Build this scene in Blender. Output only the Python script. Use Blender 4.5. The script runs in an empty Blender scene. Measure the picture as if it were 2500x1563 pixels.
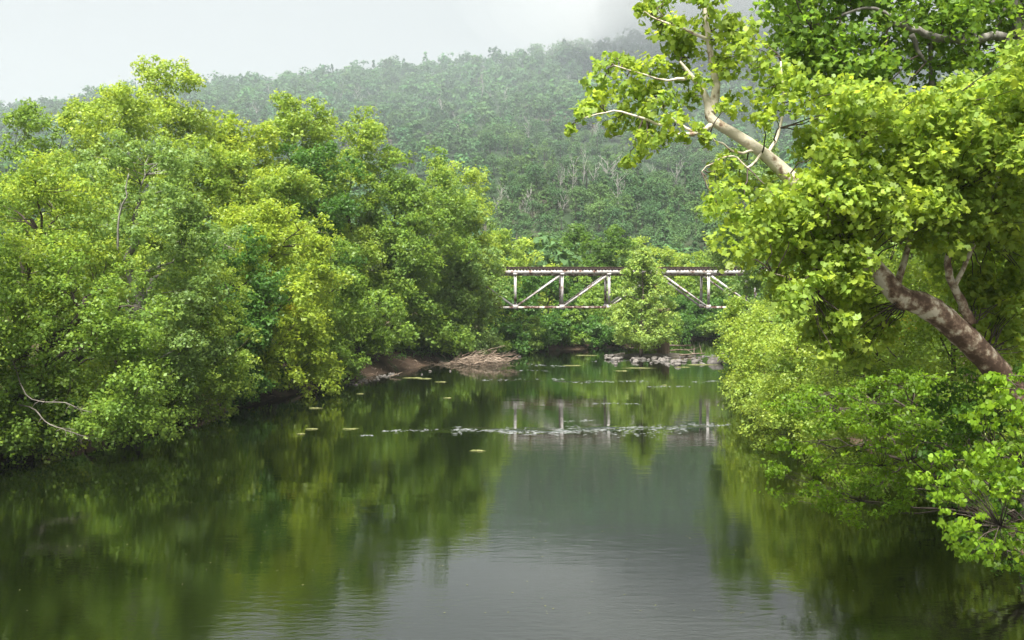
import bpy, math, random, zlib
import numpy as np
from mathutils import Matrix, Vector

rng = np.random.default_rng(11)
random.seed(11)
scene = bpy.context.scene
col = scene.collection

# ------------------------------------------------------------------ camera
CAM_H, FPX, PITCH = 8.7, 2400.0, math.atan(78.5 / 2400.0)
cam_d = bpy.data.cameras.new('camera')
cam_d.sensor_width = 36.0
cam_d.lens = 36.0 * FPX / 2500.0
cam_d.clip_end = 6000.0
cam = bpy.data.objects.new('camera', cam_d)
cam.location = (0, 0, CAM_H)
cam.rotation_euler = (math.pi / 2 - PITCH, 0, 0)
col.objects.link(cam)
scene.camera = cam

# ------------------------------------------------------------------ sky, sun, exposure
SUN_EL, SUN_AZ = math.radians(63), math.radians(195)      # azimuth clockwise from +Y (view direction)
w = bpy.data.worlds.new('World'); scene.world = w; w.use_nodes = True
nt = w.node_tree; nt.nodes.clear()
sky = nt.nodes.new('ShaderNodeTexSky'); sky.sky_type = 'NISHITA'; sky.sun_disc = False
sky.sun_elevation = SUN_EL; sky.sun_rotation = SUN_AZ; sky.air_density = 1.0; sky.dust_density = 4.0
hs = nt.nodes.new('ShaderNodeHueSaturation'); hs.inputs['Saturation'].default_value = 0.12
mx = nt.nodes.new('ShaderNodeMix'); mx.data_type = 'RGBA'; mx.inputs['Factor'].default_value = 0.93
wn = nt.nodes.new('ShaderNodeTexNoise'); wn.inputs['Scale'].default_value = 2.5; wn.inputs['Detail'].default_value = 5     # soft overcast cloud deck
wr = nt.nodes.new('ShaderNodeMapRange'); wr.inputs[3].default_value = 1.4; wr.inputs[4].default_value = 1.6
wc = nt.nodes.new('ShaderNodeCombineColor'); wtc = nt.nodes.new('ShaderNodeTexCoord')
nt.links.new(wtc.outputs['Generated'], wn.inputs['Vector']); nt.links.new(wn.outputs['Fac'], wr.inputs[0])
for ch_, k_ in zip(range(3), (0.985, 1.0, 1.015)):
    mm_ = nt.nodes.new('ShaderNodeMath'); mm_.operation = 'MULTIPLY'; mm_.inputs[1].default_value = k_; nt.links.new(wr.outputs[0], mm_.inputs[0]); nt.links.new(mm_.outputs[0], wc.inputs[ch_])
nt.links.new(wc.outputs[0], mx.inputs[7])
bg = nt.nodes.new('ShaderNodeBackground'); bg.inputs['Strength'].default_value = 0.10
wo = nt.nodes.new('ShaderNodeOutputWorld')
nt.links.new(sky.outputs[0], hs.inputs['Color']); nt.links.new(hs.outputs[0], mx.inputs[6])
nt.links.new(mx.outputs[2], bg.inputs['Color']); nt.links.new(bg.outputs[0], wo.inputs['Surface'])

sd = bpy.data.lights.new('sun', 'SUN'); sd.energy = 5.0; sd.angle = math.radians(26); sd.color = (1.0, 0.97, 0.90)
so = bpy.data.objects.new('sun', sd); col.objects.link(so)
sdir = Vector((math.sin(SUN_AZ) * math.cos(SUN_EL), math.cos(SUN_AZ) * math.cos(SUN_EL), math.sin(SUN_EL)))
so.rotation_euler = sdir.to_track_quat('Z', 'Y').to_euler(); so.location = (0, 0, 60)

vs = scene.view_settings
vs.view_transform = 'Standard'; vs.look = 'None'; vs.exposure = 1.7; vs.gamma = 1.0; vs.use_curve_mapping = False
cy = scene.cycles
cy.use_denoising = True
cy.max_bounces = 9; cy.diffuse_bounces = 4; cy.glossy_bounces = 3; cy.transmission_bounces = 5; cy.volume_bounces = 6
cy.sample_clamp_indirect = 6.0

# ------------------------------------------------------------------ pixel helpers (2500x1563 photograph)
CP, SP = math.cos(PITCH), math.sin(PITCH)
def ray(u, v):
    a, b = (u - 1250.0) / FPX, -(v - 781.5) / FPX
    return np.array([a, CP + b * SP, -SP + b * CP])
def at(u, v, Y):
    d = ray(u, v); return np.array([0, 0, CAM_H]) + d * (Y / d[1])
def on_water(u, v):
    d = ray(u, v); return np.array([0, 0, CAM_H]) + d * (-CAM_H / d[2])
def project(P):
    P = np.atleast_2d(P); q = P - np.array([0, 0, CAM_H])
    f = q[:, 1] * CP - q[:, 2] * SP; up = q[:, 1] * SP + q[:, 2] * CP
    return 1250 + FPX * q[:, 0] / f, 781.5 - FPX * up / f, f

# ------------------------------------------------------------------ mesh helpers
def mesh(name, V, F, mat, colors=None, smooth=False):
    """V (n,3), F: list of (m,k) index arrays; one mesh datablock."""
    if isinstance(F, np.ndarray): F = [F]
    F = [f for f in F if len(f)]
    me = bpy.data.meshes.new(name)
    V = np.asarray(V, np.float32)
    me.vertices.add(len(V)); me.vertices.foreach_set('co', V.ravel())
    idx = np.concatenate([f.ravel() for f in F]).astype(np.int32)
    starts, s = [], 0
    for f in F:
        starts.append(s + np.arange(len(f)) * f.shape[1]); s += f.size
    me.loops.add(len(idx)); me.loops.foreach_set('vertex_index', idx)
    st = np.concatenate(starts).astype(np.int32)
    me.polygons.add(len(st)); me.polygons.foreach_set('loop_start', st)
    if smooth: me.polygons.foreach_set('use_smooth', np.ones(len(st), bool))
    me.update(calc_edges=True)
    if colors is not None:
        a = me.attributes.new('Col', 'FLOAT_COLOR', 'POINT')
        c = np.ones((len(V), 4), np.float32); c[:, :3] = colors
        a.data.foreach_set('color', c.ravel())
    if mat: me.materials.append(mat)
    return me
def link(name, me, parent=None, loc=(0, 0, 0)):
    o = bpy.data.objects.new(name, me); o.location = loc
    if parent is not None: o.parent = parent
    col.objects.link(o); return o
def tag(o, label=None, cat=None, group=None, kind=None):
    if label: o['label'] = label
    if cat: o['category'] = cat
    if group: o['group'] = group
    if kind: o['kind'] = kind
    return o
def empty(name, loc):
    o = bpy.data.objects.new(name, None); o.location = tuple(loc); o.empty_display_size = 0.3
    col.objects.link(o); return o

def reseed(text):
    global rng
    rng = np.random.default_rng(zlib.crc32(text.encode()))

class Acc:
    def __init__(s): s.V, s.F, s.n = [], [], 0
    def add(s, V, F):
        s.V.append(V); s.F.append(F + s.n); s.n += len(V)
    def tube(s, P, R, sides=6, bump=0.0):
        P = np.asarray(P, float); R = np.asarray(R, float)
        T = np.gradient(P, axis=0); T /= np.linalg.norm(T, axis=1)[:, None] + 1e-9
        ref = np.array([0.31, 0.85, 0.42]); 
        if abs(T[0] @ ref) > 0.9: ref = np.array([1.0, 0, 0])
        A = np.cross(T, ref); A /= np.linalg.norm(A, axis=1)[:, None] + 1e-9
        B = np.cross(T, A)
        th = np.arange(sides) / sides * 2 * math.pi
        rr = R[:, None] * (1 + bump * rng.normal(size=(len(P), sides)))
        V = P[:, None] + rr[..., None] * (np.cos(th)[None, :, None] * A[:, None] + np.sin(th)[None, :, None] * B[:, None])
        m = len(P); i = np.arange(m - 1)[:, None] * sides; j = np.arange(sides)[None]; k = (j + 1) % sides
        F = np.stack([i + j, i + k, i + sides + k, i + sides + j], -1).reshape(-1, 4)
        V = V.reshape(-1, 3)
        # close the ends
        nv = len(V); V = np.vstack([V, P[:1], P[-1:]])
        e0 = np.stack([np.full(sides, nv), k[0], j[0], np.full(sides, nv)], -1)
        s.V.append(V); s.F.append(F + s.n)
        base = (m - 1) * sides
        s.T = getattr(s, 'T', [])
        s.T.append(np.stack([np.full(sides, nv), k[0], j[0]], -1) + s.n)
        s.T.append(np.stack([np.full(sides, nv + 1), base + j[0], base + k[0]], -1) + s.n)
        s.n += len(V)
    def box(s, lo, hi):
        lo, hi = np.array(lo, float), np.array(hi, float)
        V = np.array([[x, y, z] for x in (lo[0], hi[0]) for y in (lo[1], hi[1]) for z in (lo[2], hi[2])])
        F = np.array([[0, 1, 3, 2], [4, 6, 7, 5], [0, 4, 5, 1], [2, 3, 7, 6], [0, 2, 6, 4], [1, 5, 7, 3]])
        s.add(V, F)
    def beam(s, a, b, wx, wy):
        """rectangular bar from a to b in the x-z plane: wx in-plane width, wy depth along y"""
        a, b = np.array(a, float), np.array(b, float); t = b - a; t /= np.linalg.norm(t)
        n = np.cross(t, [0, 1, 0]); n /= np.linalg.norm(n); y = np.array([0, 1, 0.])
        V = np.array([p + sx * n * wx / 2 + sy * y * wy / 2 for p in (a, b) for sx in (-1, 1) for sy in (-1, 1)])
        F = np.array([[0, 1, 3, 2], [4, 6, 7, 5], [0, 4, 5, 1], [2, 3, 7, 6], [0, 2, 6, 4], [1, 5, 7, 3]])
        s.add(V, F)
    def build(s, name, mat, parent=None, origin=(0, 0, 0), smooth=False, loc=None):
        V = np.vstack(s.V) - np.array(origin)
        F = [np.vstack(s.F)] + ([np.vstack(s.T)] if getattr(s, 'T', None) else [])
        me = mesh(name, V, F, mat, smooth=smooth)
        return link(name, me, parent, (0, 0, 0) if (parent is not None or loc is None) else loc)

# ------------------------------------------------------------------ materials
def new_mat(name):
    m = bpy.data.materials.new(name); m.use_nodes = True; t = m.node_tree; t.nodes.clear()
    return m, t, t.nodes, t.links
def ramp(N, stops):
    r = N.new('ShaderNodeValToRGB'); e = r.color_ramp.elements
    while len(e) > len(stops): e.remove(e[-1])
    while len(e) < len(stops): e.new(0.5)
    for x, (p, c) in zip(e, stops): x.position = p; x.color = (*c, 1) if len(c) == 3 else c
    return r
def leaf_material(name, trans=0.5, gloss=0.26, rough=0.42, varied=False):
    m, t, N, L = new_mat(name)
    at_ = N.new('ShaderNodeAttribute'); at_.attribute_name = 'Col'
    c = at_.outputs['Color']
    if varied:                                      # whole trees differ in tone
        oi = N.new('ShaderNodeObjectInfo')
        r = ramp(N, [(0, (0.75, 0.85, 0.85)), (0.5, (1, 1, 1)), (1, (1.35, 1.2, 0.9))])
        mm = N.new('ShaderNodeMix'); mm.data_type = 'RGBA'; mm.blend_type = 'MULTIPLY'; mm.inputs['Factor'].default_value = 1
        L.new(oi.outputs['Random'], r.inputs[0]); L.new(c, mm.inputs[6]); L.new(r.outputs[0], mm.inputs[7]); c = mm.outputs[2]
    p = N.new('ShaderNodeBsdfPrincipled'); p.inputs['Roughness'].default_value = rough
    p.inputs['Specular IOR Level'].default_value = gloss
    tr = N.new('ShaderNodeBsdfTranslucent')
    g = N.new('ShaderNodeMix'); g.data_type = 'RGBA'; g.blend_type = 'MULTIPLY'; g.inputs['Factor'].default_value = 1
    g.inputs[7].default_value = (1.28, 1.22, 0.75, 1)
    ms = N.new('ShaderNodeMixShader'); ms.inputs[0].default_value = trans
    o = N.new('ShaderNodeOutputMaterial')
    L.new(c, p.inputs['Base Color']); L.new(c, g.inputs[6]); L.new(g.outputs[2], tr.inputs['Color'])
    L.new(p.outputs[0], ms.inputs[1]); L.new(tr.outputs[0], ms.inputs[2]); L.new(ms.outputs[0], o.inputs[0])
    return m
def noise_material(name, stops, scale=3.0, detail=8, rough=0.85, bump=0.3, bscale=None, stretch=(1, 1, 1), spec=0.25, coord='Object', dist=0.02):
    m, t, N, L = new_mat(name)
    tc = N.new('ShaderNodeTexCoord'); mp = N.new('ShaderNodeMapping'); mp.inputs['Scale'].default_value = stretch
    n = N.new('ShaderNodeTexNoise'); n.inputs['Scale'].default_value = scale; n.inputs['Detail'].default_value = detail; n.inputs['Roughness'].default_value = 0.62
    r = ramp(N, stops)
    p = N.new('ShaderNodeBsdfPrincipled'); p.inputs['Roughness'].default_value = rough; p.inputs['Specular IOR Level'].default_value = spec
    n2 = N.new('ShaderNodeTexNoise'); n2.inputs['Scale'].default_value = bscale or scale * 4; n2.inputs['Detail'].default_value = 6
    b = N.new('ShaderNodeBump'); b.inputs['Strength'].default_value = bump; b.inputs['Distance'].default_value = dist
    o = N.new('ShaderNodeOutputMaterial')
    L.new(tc.outputs[coord], mp.inputs[0]); L.new(mp.outputs[0], n.inputs['Vector']); L.new(mp.outputs[0], n2.inputs['Vector'])
    L.new(n.outputs['Fac'], r.inputs[0]); L.new(r.outputs[0], p.inputs['Base Color'])
    L.new(n2.outputs['Fac'], b.inputs['Height']); L.new(b.outputs[0], p.inputs['Normal']); L.new(p.outputs[0], o.inputs[0])
    return m

M = {}
M['leaf'] = leaf_material('leaf_tissue')
M['leaf_near'] = leaf_material('leaf_tissue_near', trans=0.58, gloss=0.22, rough=0.45)
M['leaf_hill'] = leaf_material('leaf_tissue_hill', trans=0.3, gloss=0.15, rough=0.7, varied=True)
M['bark'] = noise_material('bark_grey_brown', [(0.3, (0.03, 0.023, 0.017)), (0.55, (0.075, 0.06, 0.047)), (0.75, (0.13, 0.11, 0.09))], scale=2.0, stretch=(3, 3, 0.7), bump=0.6)
M['bark_pale'] = noise_material('bark_pale_grey', [(0.3, (0.08, 0.072, 0.06)), (0.5, (0.17, 0.16, 0.14)), (0.7, (0.28, 0.27, 0.24))], scale=3.0, stretch=(2, 2, 0.8), bump=0.4)
M['bark_dead'] = noise_material('dead_wood_bleached', [(0.3, (0.07, 0.06, 0.05)), (0.5, (0.125, 0.11, 0.095)), (0.7, (0.2, 0.18, 0.155))], scale=1.2, bump=0.3)
M['bark_plane'] = noise_material('flaking_plane_bark', [(0.40, (0.085, 0.055, 0.038)), (0.47, (0.17, 0.115, 0.08)), (0.52, (0.3, 0.24, 0.17)), (0.58, (0.52, 0.47, 0.37))], scale=3.2, detail=10, stretch=(1, 1, 1), bump=0.7, bscale=14, dist=0.03)
M['bark_plane_low'] = noise_material('rough_brown_plane_bark', [(0.36, (0.07, 0.045, 0.03)), (0.5, (0.16, 0.105, 0.07)), (0.62, (0.26, 0.19, 0.13)), (0.7, (0.4, 0.35, 0.26))], scale=3.4, detail=12, bump=0.9, bscale=22, dist=0.04)
M['drift'] = noise_material('driftwood_grey', [(0.3, (0.07, 0.05, 0.036)), (0.5, (0.17, 0.125, 0.09)), (0.7, (0.3, 0.25, 0.2))], scale=2.5, stretch=(1, 1, 1), bump=0.5)
M['rock'] = noise_material('river_rock', [(0.3, (0.07, 0.063, 0.055)), (0.5, (0.135, 0.122, 0.112)), (0.72, (0.22, 0.2, 0.185))], scale=3.0, bump=0.6, dist=0.05)
M['gravel'] = noise_material('shore_gravel', [(0.3, (0.04, 0.035, 0.026)), (0.5, (0.085, 0.073, 0.056)), (0.7, (0.14, 0.125, 0.1))], scale=1.3, bump=0.4)
M['paint'] = noise_material('chalky_white_paint_with_rust', [(0.31, (0.07, 0.032, 0.02)), (0.39, (0.17, 0.10, 0.075)), (0.45, (0.35, 0.325, 0.315)), (0.7, (0.55, 0.54, 0.54))], scale=1.5, detail=12, rough=0.65, bump=0.15, stretch=(1, 1, 1))
M['rust'] = noise_material('rusted_steel', [(0.3, (0.04, 0.02, 0.016)), (0.46, (0.1, 0.05, 0.036)), (0.52, (0.3, 0.24, 0.21)), (0.6, (0.5, 0.47, 0.45))], scale=1.8, detail=12, rough=0.8, bump=0.25)
M['timber'] = noise_material('creosoted_timber', [(0.3, (0.016, 0.011, 0.009)), (0.55, (0.038, 0.025, 0.02)), (0.75, (0.10, 0.07, 0.056))], scale=3.0, rough=0.9, bump=0.4)
M['concrete'] = noise_material('stained_tan_concrete', [(0.3, (0.13, 0.09, 0.055)), (0.55, (0.24, 0.175, 0.115)), (0.75, (0.32, 0.25, 0.18))], scale=1.2, stretch=(2.5, 2.5, 0.35), rough=0.9, bump=0.4)
M['weed'] = noise_material('floating_water_weed', [(0.3, (0.05, 0.06, 0.016)), (0.5, (0.10, 0.11, 0.034)), (0.7, (0.19, 0.185, 0.08))], scale=5.0, bump=0.5)
M['foam'] = noise_material('foam_and_sky_glints', [(0.3, (0.07, 0.078, 0.076)), (0.7, (0.17, 0.182, 0.178))], scale=6.0, rough=0.55, bump=0.4)  # pale tone stands for foam and for sky reflection put into colour

def add_height_pale(m, z0, z1, amount):
    """the bark sheds to cream higher up the tree"""
    t = m.node_tree; N, L = t.nodes, t.links
    rp = [n for n in N if n.type == 'VALTORGB'][0]; src = rp.inputs[0].links[0].from_socket
    tc = [n for n in N if n.type == 'TEX_COORD'][0]; sx = N.new('ShaderNodeSeparateXYZ'); L.new(tc.outputs['Object'], sx.inputs[0])
    mr = N.new('ShaderNodeMapRange'); mr.inputs[1].default_value = z0; mr.inputs[2].default_value = z1; mr.inputs[3].default_value = -0.13; mr.inputs[4].default_value = amount
    L.new(sx.outputs['Z'], mr.inputs[0]); ad = N.new('ShaderNodeMath'); L.new(src, ad.inputs[0]); L.new(mr.outputs[0], ad.inputs[1]); L.new(ad.outputs[0], rp.inputs[0])
add_height_pale(M['bark_plane'], 5.5, 10.5, 0.12)
M['bark_hill'] = noise_material('weathered_hill_snag', [(0.3, (0.2, 0.19, 0.17)), (0.7, (0.38, 0.36, 0.33))], scale=1.2)

def ground_material():
    m, t, N, L = new_mat('soil_and_leaf_litter')
    tc = N.new('ShaderNodeTexCoord')
    n = N.new('ShaderNodeTexNoise'); n.inputs['Scale'].default_value = 0.35; n.inputs['Detail'].default_value = 9
    r = ramp(N, [(0.32, (0.022, 0.016, 0.011)), (0.46, (0.045, 0.03, 0.02)), (0.54, (0.07, 0.046, 0.031)), (0.6, (0.028, 0.045, 0.014))])
    geo = N.new('ShaderNodeNewGeometry'); sx = N.new('ShaderNodeSeparateXYZ')
    # wooded slope far off: shaly soil in patches
    n3 = N.new('ShaderNodeTexNoise'); n3.inputs['Scale'].default_value = 0.016; n3.inputs['Detail'].default_value = 5
    r3 = ramp(N, [(0.52, (0.022, 0.04, 0.016)), (0.7, (0.06, 0.046, 0.036))])
    mr = N.new('ShaderNodeMapRange'); mr.inputs[1].default_value = 10; mr.inputs[2].default_value = 30
    mxx = N.new('ShaderNodeMix'); mxx.data_type = 'RGBA'
    p = N.new('ShaderNodeBsdfPrincipled'); p.inputs['Roughness'].default_value = 0.95; p.inputs['Specular IOR Level'].default_value = 0.15
    n2 = N.new('ShaderNodeTexNoise'); n2.inputs['Scale'].default_value = 5; n2.inputs['Detail'].default_value = 8
    b = N.new('ShaderNodeBump'); b.inputs['Strength'].default_value = 0.8; b.inputs['Distance'].default_value = 0.1
    o = N.new('ShaderNodeOutputMaterial')
    L.new(tc.outputs['Object'], n.inputs['Vector']); L.new(tc.outputs['Object'], n2.inputs['Vector']); L.new(tc.outputs['Object'], n3.inputs['Vector'])
    L.new(geo.outputs['Position'], sx.inputs[0]); L.new(sx.outputs['Z'], mr.inputs[0])
    L.new(n.outputs['Fac'], r.inputs[0]); L.new(n3.outputs['Fac'], r3.inputs[0])
    L.new(mr.outputs[0], mxx.inputs['Factor']); L.new(r.outputs[0], mxx.inputs[6]); L.new(r3.outputs[0], mxx.inputs[7])
    L.new(mxx.outputs[2], p.inputs['Base Color']); L.new(n2.outputs['Fac'], b.inputs['Height'])
    L.new(b.outputs[0], p.inputs['Normal']); L.new(p.outputs[0], o.inputs[0])
    return m
M['ground'] = ground_material()

def water_material():
    m, t, N, L = new_mat('river_water')
    tc = N.new('ShaderNodeTexCoord')
    def noise(scale, detail, sx=1, sy=1, rough=0.55):
        mp = N.new('ShaderNodeMapping'); mp.inputs['Scale'].default_value = (sx, sy, 1)
        n = N.new('ShaderNodeTexNoise'); n.inputs['Scale'].default_value = scale; n.inputs['Detail'].default_value = detail; n.inputs['Roughness'].default_value = rough
        L.new(tc.outputs['Object'], mp.inputs[0]); L.new(mp.outputs[0], n.inputs['Vector']); return n.outputs['Fac']
    fine = noise(3.2, 4, 0.55, 1.3); broad = noise(0.55, 3, 0.5, 1.2); patch = noise(0.045, 3, 0.7, 1.6)
    # wind-ruffled patches against calm ones
    mr = N.new('ShaderNodeMapRange'); mr.inputs[1].default_value = 0.42; mr.inputs[2].default_value = 0.66; mr.inputs[3].default_value = 0.25; mr.inputs[4].default_value = 1.0
    L.new(patch, mr.inputs[0])
    sy = N.new('ShaderNodeSeparateXYZ'); L.new(tc.outputs['Object'], sy.inputs[0])      # a breeze ruffles the open reach near the road bridge
    mb = N.new('ShaderNodeMapRange'); mb.inputs[1].default_value = 38; mb.inputs[2].default_value = 30; mb.inputs[3].default_value = 1.0; mb.inputs[4].default_value = 2.4; L.new(sy.outputs['Y'], mb.inputs[0])
    mf = N.new('ShaderNodeMath'); mf.operation = 'MULTIPLY'; L.new(fine, mf.inputs[0]); L.new(mb.outputs[0], mf.inputs[1]); fine = mf.outputs[0]
    m1 = N.new('ShaderNodeMath'); m1.operation = 'MULTIPLY'; L.new(fine, m1.inputs[0]); L.new(mr.outputs[0], m1.inputs[1])
    b1 = N.new('ShaderNodeBump'); b1.inputs['Strength'].default_value = 0.22; b1.inputs['Distance'].default_value = 0.02
    L.new(m1.outputs[0], b1.inputs['Height'])
    b2 = N.new('ShaderNodeBump'); b2.inputs['Strength'].default_value = 0.14; b2.inputs['Distance'].default_value = 0.06
    L.new(broad, b2.inputs['Height']); L.new(b1.outputs[0], b2.inputs['Normal'])
    p = N.new('ShaderNodeBsdfPrincipled')
    p.inputs['Base Color'].default_value = (0.0028, 0.0048, 0.001, 1); p.inputs['Roughness'].default_value = 0.025
    p.inputs['IOR'].default_value = 1.78
    L.new(b2.outputs[0], p.inputs['Normal'])
    o = N.new('ShaderNodeOutputMaterial'); L.new(p.outputs[0], o.inputs[0])
    return m
M['water'] = water_material()

# ------------------------------------------------------------------ terrain
reseed('terrain')
LB = np.array([(-33, -120), (-31, 20), (-25.5, 47), (-25, 53), (-21, 66), (-16, 92), (-8, 115), (-2, 128), (4.5, 135), (15, 144), (24, 156), (32, 168), (60, 184), (110, 200), (260, 225)], float)
RB = np.array([(15, -120), (17, 20), (17, 30), (19, 50), (21, 68), (26, 100), (29, 125), (33, 140), (46, 152), (62, 160), (110, 172), (260, 195)], float)
def seg_dist(P, line):
    d = np.full(len(P), 1e9)
    for a, b in zip(line[:-1], line[1:]):
        ab = b - a; tt = np.clip(((P - a) @ ab) / (ab @ ab), 0, 1)
        d = np.minimum(d, np.linalg.norm(P - (a + tt[:, None] * ab), axis=1))
    return d
def lx(Y): return np.interp(Y, LB[:, 1], LB[:, 0])
def rx(Y): return np.interp(Y, RB[:, 1], RB[:, 0])
def river(P):
    """signed distance to the water's edge, positive in the river"""
    d = np.minimum(seg_dist(P, LB), seg_dist(P, RB))
    inside = (P[:, 0] > lx(P[:, 1])) & (P[:, 0] < rx(P[:, 1])) & (P[:, 1] < 225)
    return np.where(inside, d, -d)
def wob(x, y, s):
    return (np.sin(x / s + 1.3 * np.sin(y / s * 0.7)) + np.sin(y / s * 1.1 + 1.7 * np.sin(x / s * 0.6 + 2)) + 0.6 * np.sin((x + y) / s * 2.1)) / 2.6
RIDGE_Y, FOOT_Y = 720.0, 300.0
ru = np.array([-900, 0, 200, 460, 700, 900, 1100, 1300, 1500, 1700, 2000, 2500, 3400])
rv = np.array([312, 276, 256, 212, 190, 167, 138, 110, 90, 62, 26, -20, -60])
RXs = np.array([at(u, v, RIDGE_Y)[0] for u, v in zip(ru, rv)])
RHs = np.array([at(u, v, RIDGE_Y)[2] - 13 for u, v in zip(ru, rv)])
def height(P):
    P = np.atleast_2d(P)[:, :2]; x, y = P[:, 0], P[:, 1]
    d = river(P)
    land = np.clip(-d, 0, None)
    z = np.where(d > 0, -np.minimum(1.8, 0.12 * d + 0.05), 0.0)
    bank = 1.5 * (1 - np.exp(-land / 1.6)) + 1.2 * (1 - np.exp(-land / 12)) 
    z = np.where(d <= 0, bank + (0.12 * wob(x, y, 1.3) + 0.25 * wob(x, y, 6)) * np.clip(land / 2, 0, 1) + 0.02, z)
    s = np.clip((y - FOOT_Y - 0.08 * x) / (RIDGE_Y - FOOT_Y), 0, 1.25)
    prof = np.where(s < 1, s ** 1.15, 1 + 0.0 * s)
    hh = np.interp(x, RXs, RHs)
    hill = hh * prof + 5 * wob(x, y, 45) * np.clip(s * 3, 0, 1) * (s < 1.0)
    return z + hill
ys = np.concatenate([np.linspace(-120, 20, 15)[:-1], np.arange(20, 200, 1.25), np.linspace(200, 300, 20)[:-1], np.linspace(300, 760, 60)[:-1], np.linspace(760, 3000, 16)])
xs = np.concatenate([np.linspace(-3000, -500, 10)[:-1], np.linspace(-500, -60, 28)[:-1], np.arange(-60, 80, 1.25), np.linspace(80, 500, 28)[:-1], np.linspace(500, 3000, 10)])
GX, GY = np.meshgrid(xs, ys)
PT = np.stack([GX.ravel(), GY.ravel()], 1)
VT = np.column_stack([PT, height(PT)])
nx, ny = len(xs), len(ys)
i = (np.arange(ny - 1)[:, None] * nx + np.arange(nx - 1)[None]).ravel()
ground = link('ground', mesh('ground', VT, np.stack([i, i + 1, i + nx + 1, i + nx], 1), M['ground'], smooth=True))
tag(ground, kind='structure')

# the water sheet
wv = np.array([(-70, -115, 0), (300, -115, 0), (300, 240, 0), (-70, 240, 0)], float)
water = link('river_water', mesh('river_water', wv, np.array([[0, 1, 2, 3]]), M['water'])); tag(water, kind='structure')

# ------------------------------------------------------------------ foliage
reseed('foliage')
UP = np.array([0, 0, 1.0])
def unit(a): return a / (np.linalg.norm(a, axis=-1, keepdims=True) + 1e-9)
def blob_leaves(B, per, size, base, var=0.16, yellow=0.3, upb=0.42, squash=0.75, jit=0.45, hang=0.0):
    """B (n,4) clumps -> leaf centres, normals, tangents, sizes, colours"""
    B = np.asarray(B, float)
    k = np.maximum(6, (per * B[:, 3] ** 2).astype(int))
    I = np.repeat(np.arange(len(B)), k); n = len(I)
    d = unit(rng.normal(size=(n, 3))); d[:, 2] += 0.12; d = unit(d)
    ph = rng.uniform(0, 6.28, (len(B), 3))[I]
    lump = 1 + 0.28 * np.sin(3.1 * d[:, 0] + ph[:, 0]) * np.sin(3.3 * d[:, 1] + ph[:, 1]) + 0.22 * np.sin(6 * d[:, 2] + 5 * d[:, 0] + ph[:, 2])
    rad = B[I, 3] * lump * rng.uniform(0.12, 1, n) ** 0.45
    stray = rng.random(n) < 0.12; rad[stray] *= rng.uniform(1.05, 1.55, stray.sum())
    C = B[I, :3] + d * rad[:, None] * np.array([1, 1, squash])
    Nn = unit(d * 0.55 + UP * upb + rng.normal(size=(n, 3)) * jit)
    T = unit(np.cross(Nn, rng.normal(size=(n, 3))))
    if hang: T = unit(T * (1 - hang) + np.array([0, 0, -1.0]) * hang); Nn = unit(Nn - T * (Nn * T).sum(1)[:, None])
    S = size * rng.uniform(0.5, 1.35, n)
    cl = rng.normal(size=len(B))[I]; yl = np.clip(rng.normal(0.0, 1, len(B)), -1, 1.6)[I] * 0.6 + rng.normal(size=n) * 0.5
    c = np.array(base)[None] * (1 + var * 0.6 * cl + var * rng.normal(size=n))[:, None].clip(0.45, 1.8)
    c = c * (1 + yellow * np.clip(yl, -0.8, 1.5)[:, None] * np.array([0.55, 0.28, -0.25]))
    return C, Nn, T, S, np.clip(c, 0.004, 0.7)
OUT = {
    'tri': [(0.6, 0), (-0.4, 0.42), (-0.4, -0.42)],
    'star': [(0.62, 0), (0.22, 0.18), (0.32, 0.54), (-0.3, 0.46), (-0.4, 0), (-0.3, -0.46), (0.32, -0.54), (0.22, -0.18)],
    'kite': [(0.5, 0), (0.05, 0.33), (-0.5, 0), (0.05, -0.33)],
    'oval': [(0.55, 0), (0.2, 0.26), (-0.25, 0.3), (-0.48, 0), (-0.25, -0.3), (0.2, -0.26)],
    'heart': [(0.6, 0), (0.25, 0.3), (-0.12, 0.47), (-0.42, 0.3), (-0.36, 0), (-0.42, -0.3), (-0.12, -0.47), (0.25, -0.3)],
    'lobed': [(0.62, 0), (0.25, 0.18), (0.32, 0.55), (-0.02, 0.32), (-0.3, 0.5), (-0.42, 0.08), (-0.42, -0.08), (-0.3, -0.5), (-0.02, -0.32), (0.32, -0.55), (0.25, -0.18)],
}
def leaf_verts(C, Nn, T, S, shape):
    o = np.array(OUT[shape]); Bn = np.cross(Nn, T); k = len(o)
    fold = 0.22 * np.abs(o[:, 1]) - 0.12 * np.abs(o[:, 0])
    V = C[:, None] + S[:, None, None] * (o[None, :, 0, None] * T[:, None] + o[None, :, 1, None] * Bn[:, None] + fold[None, :, None] * Nn[:, None])
    F = np.arange(len(C) * k).reshape(-1, k)
    return V.reshape(-1, 3), F, k
def leaf_mesh(name, L, shape, mat, origin):
    C, Nn, T, S, c = L
    V, F, k = leaf_verts(C - np.array(origin), Nn, T, S, shape)
    return mesh(name, V, F, mat, colors=np.repeat(c, k, 0))

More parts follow.
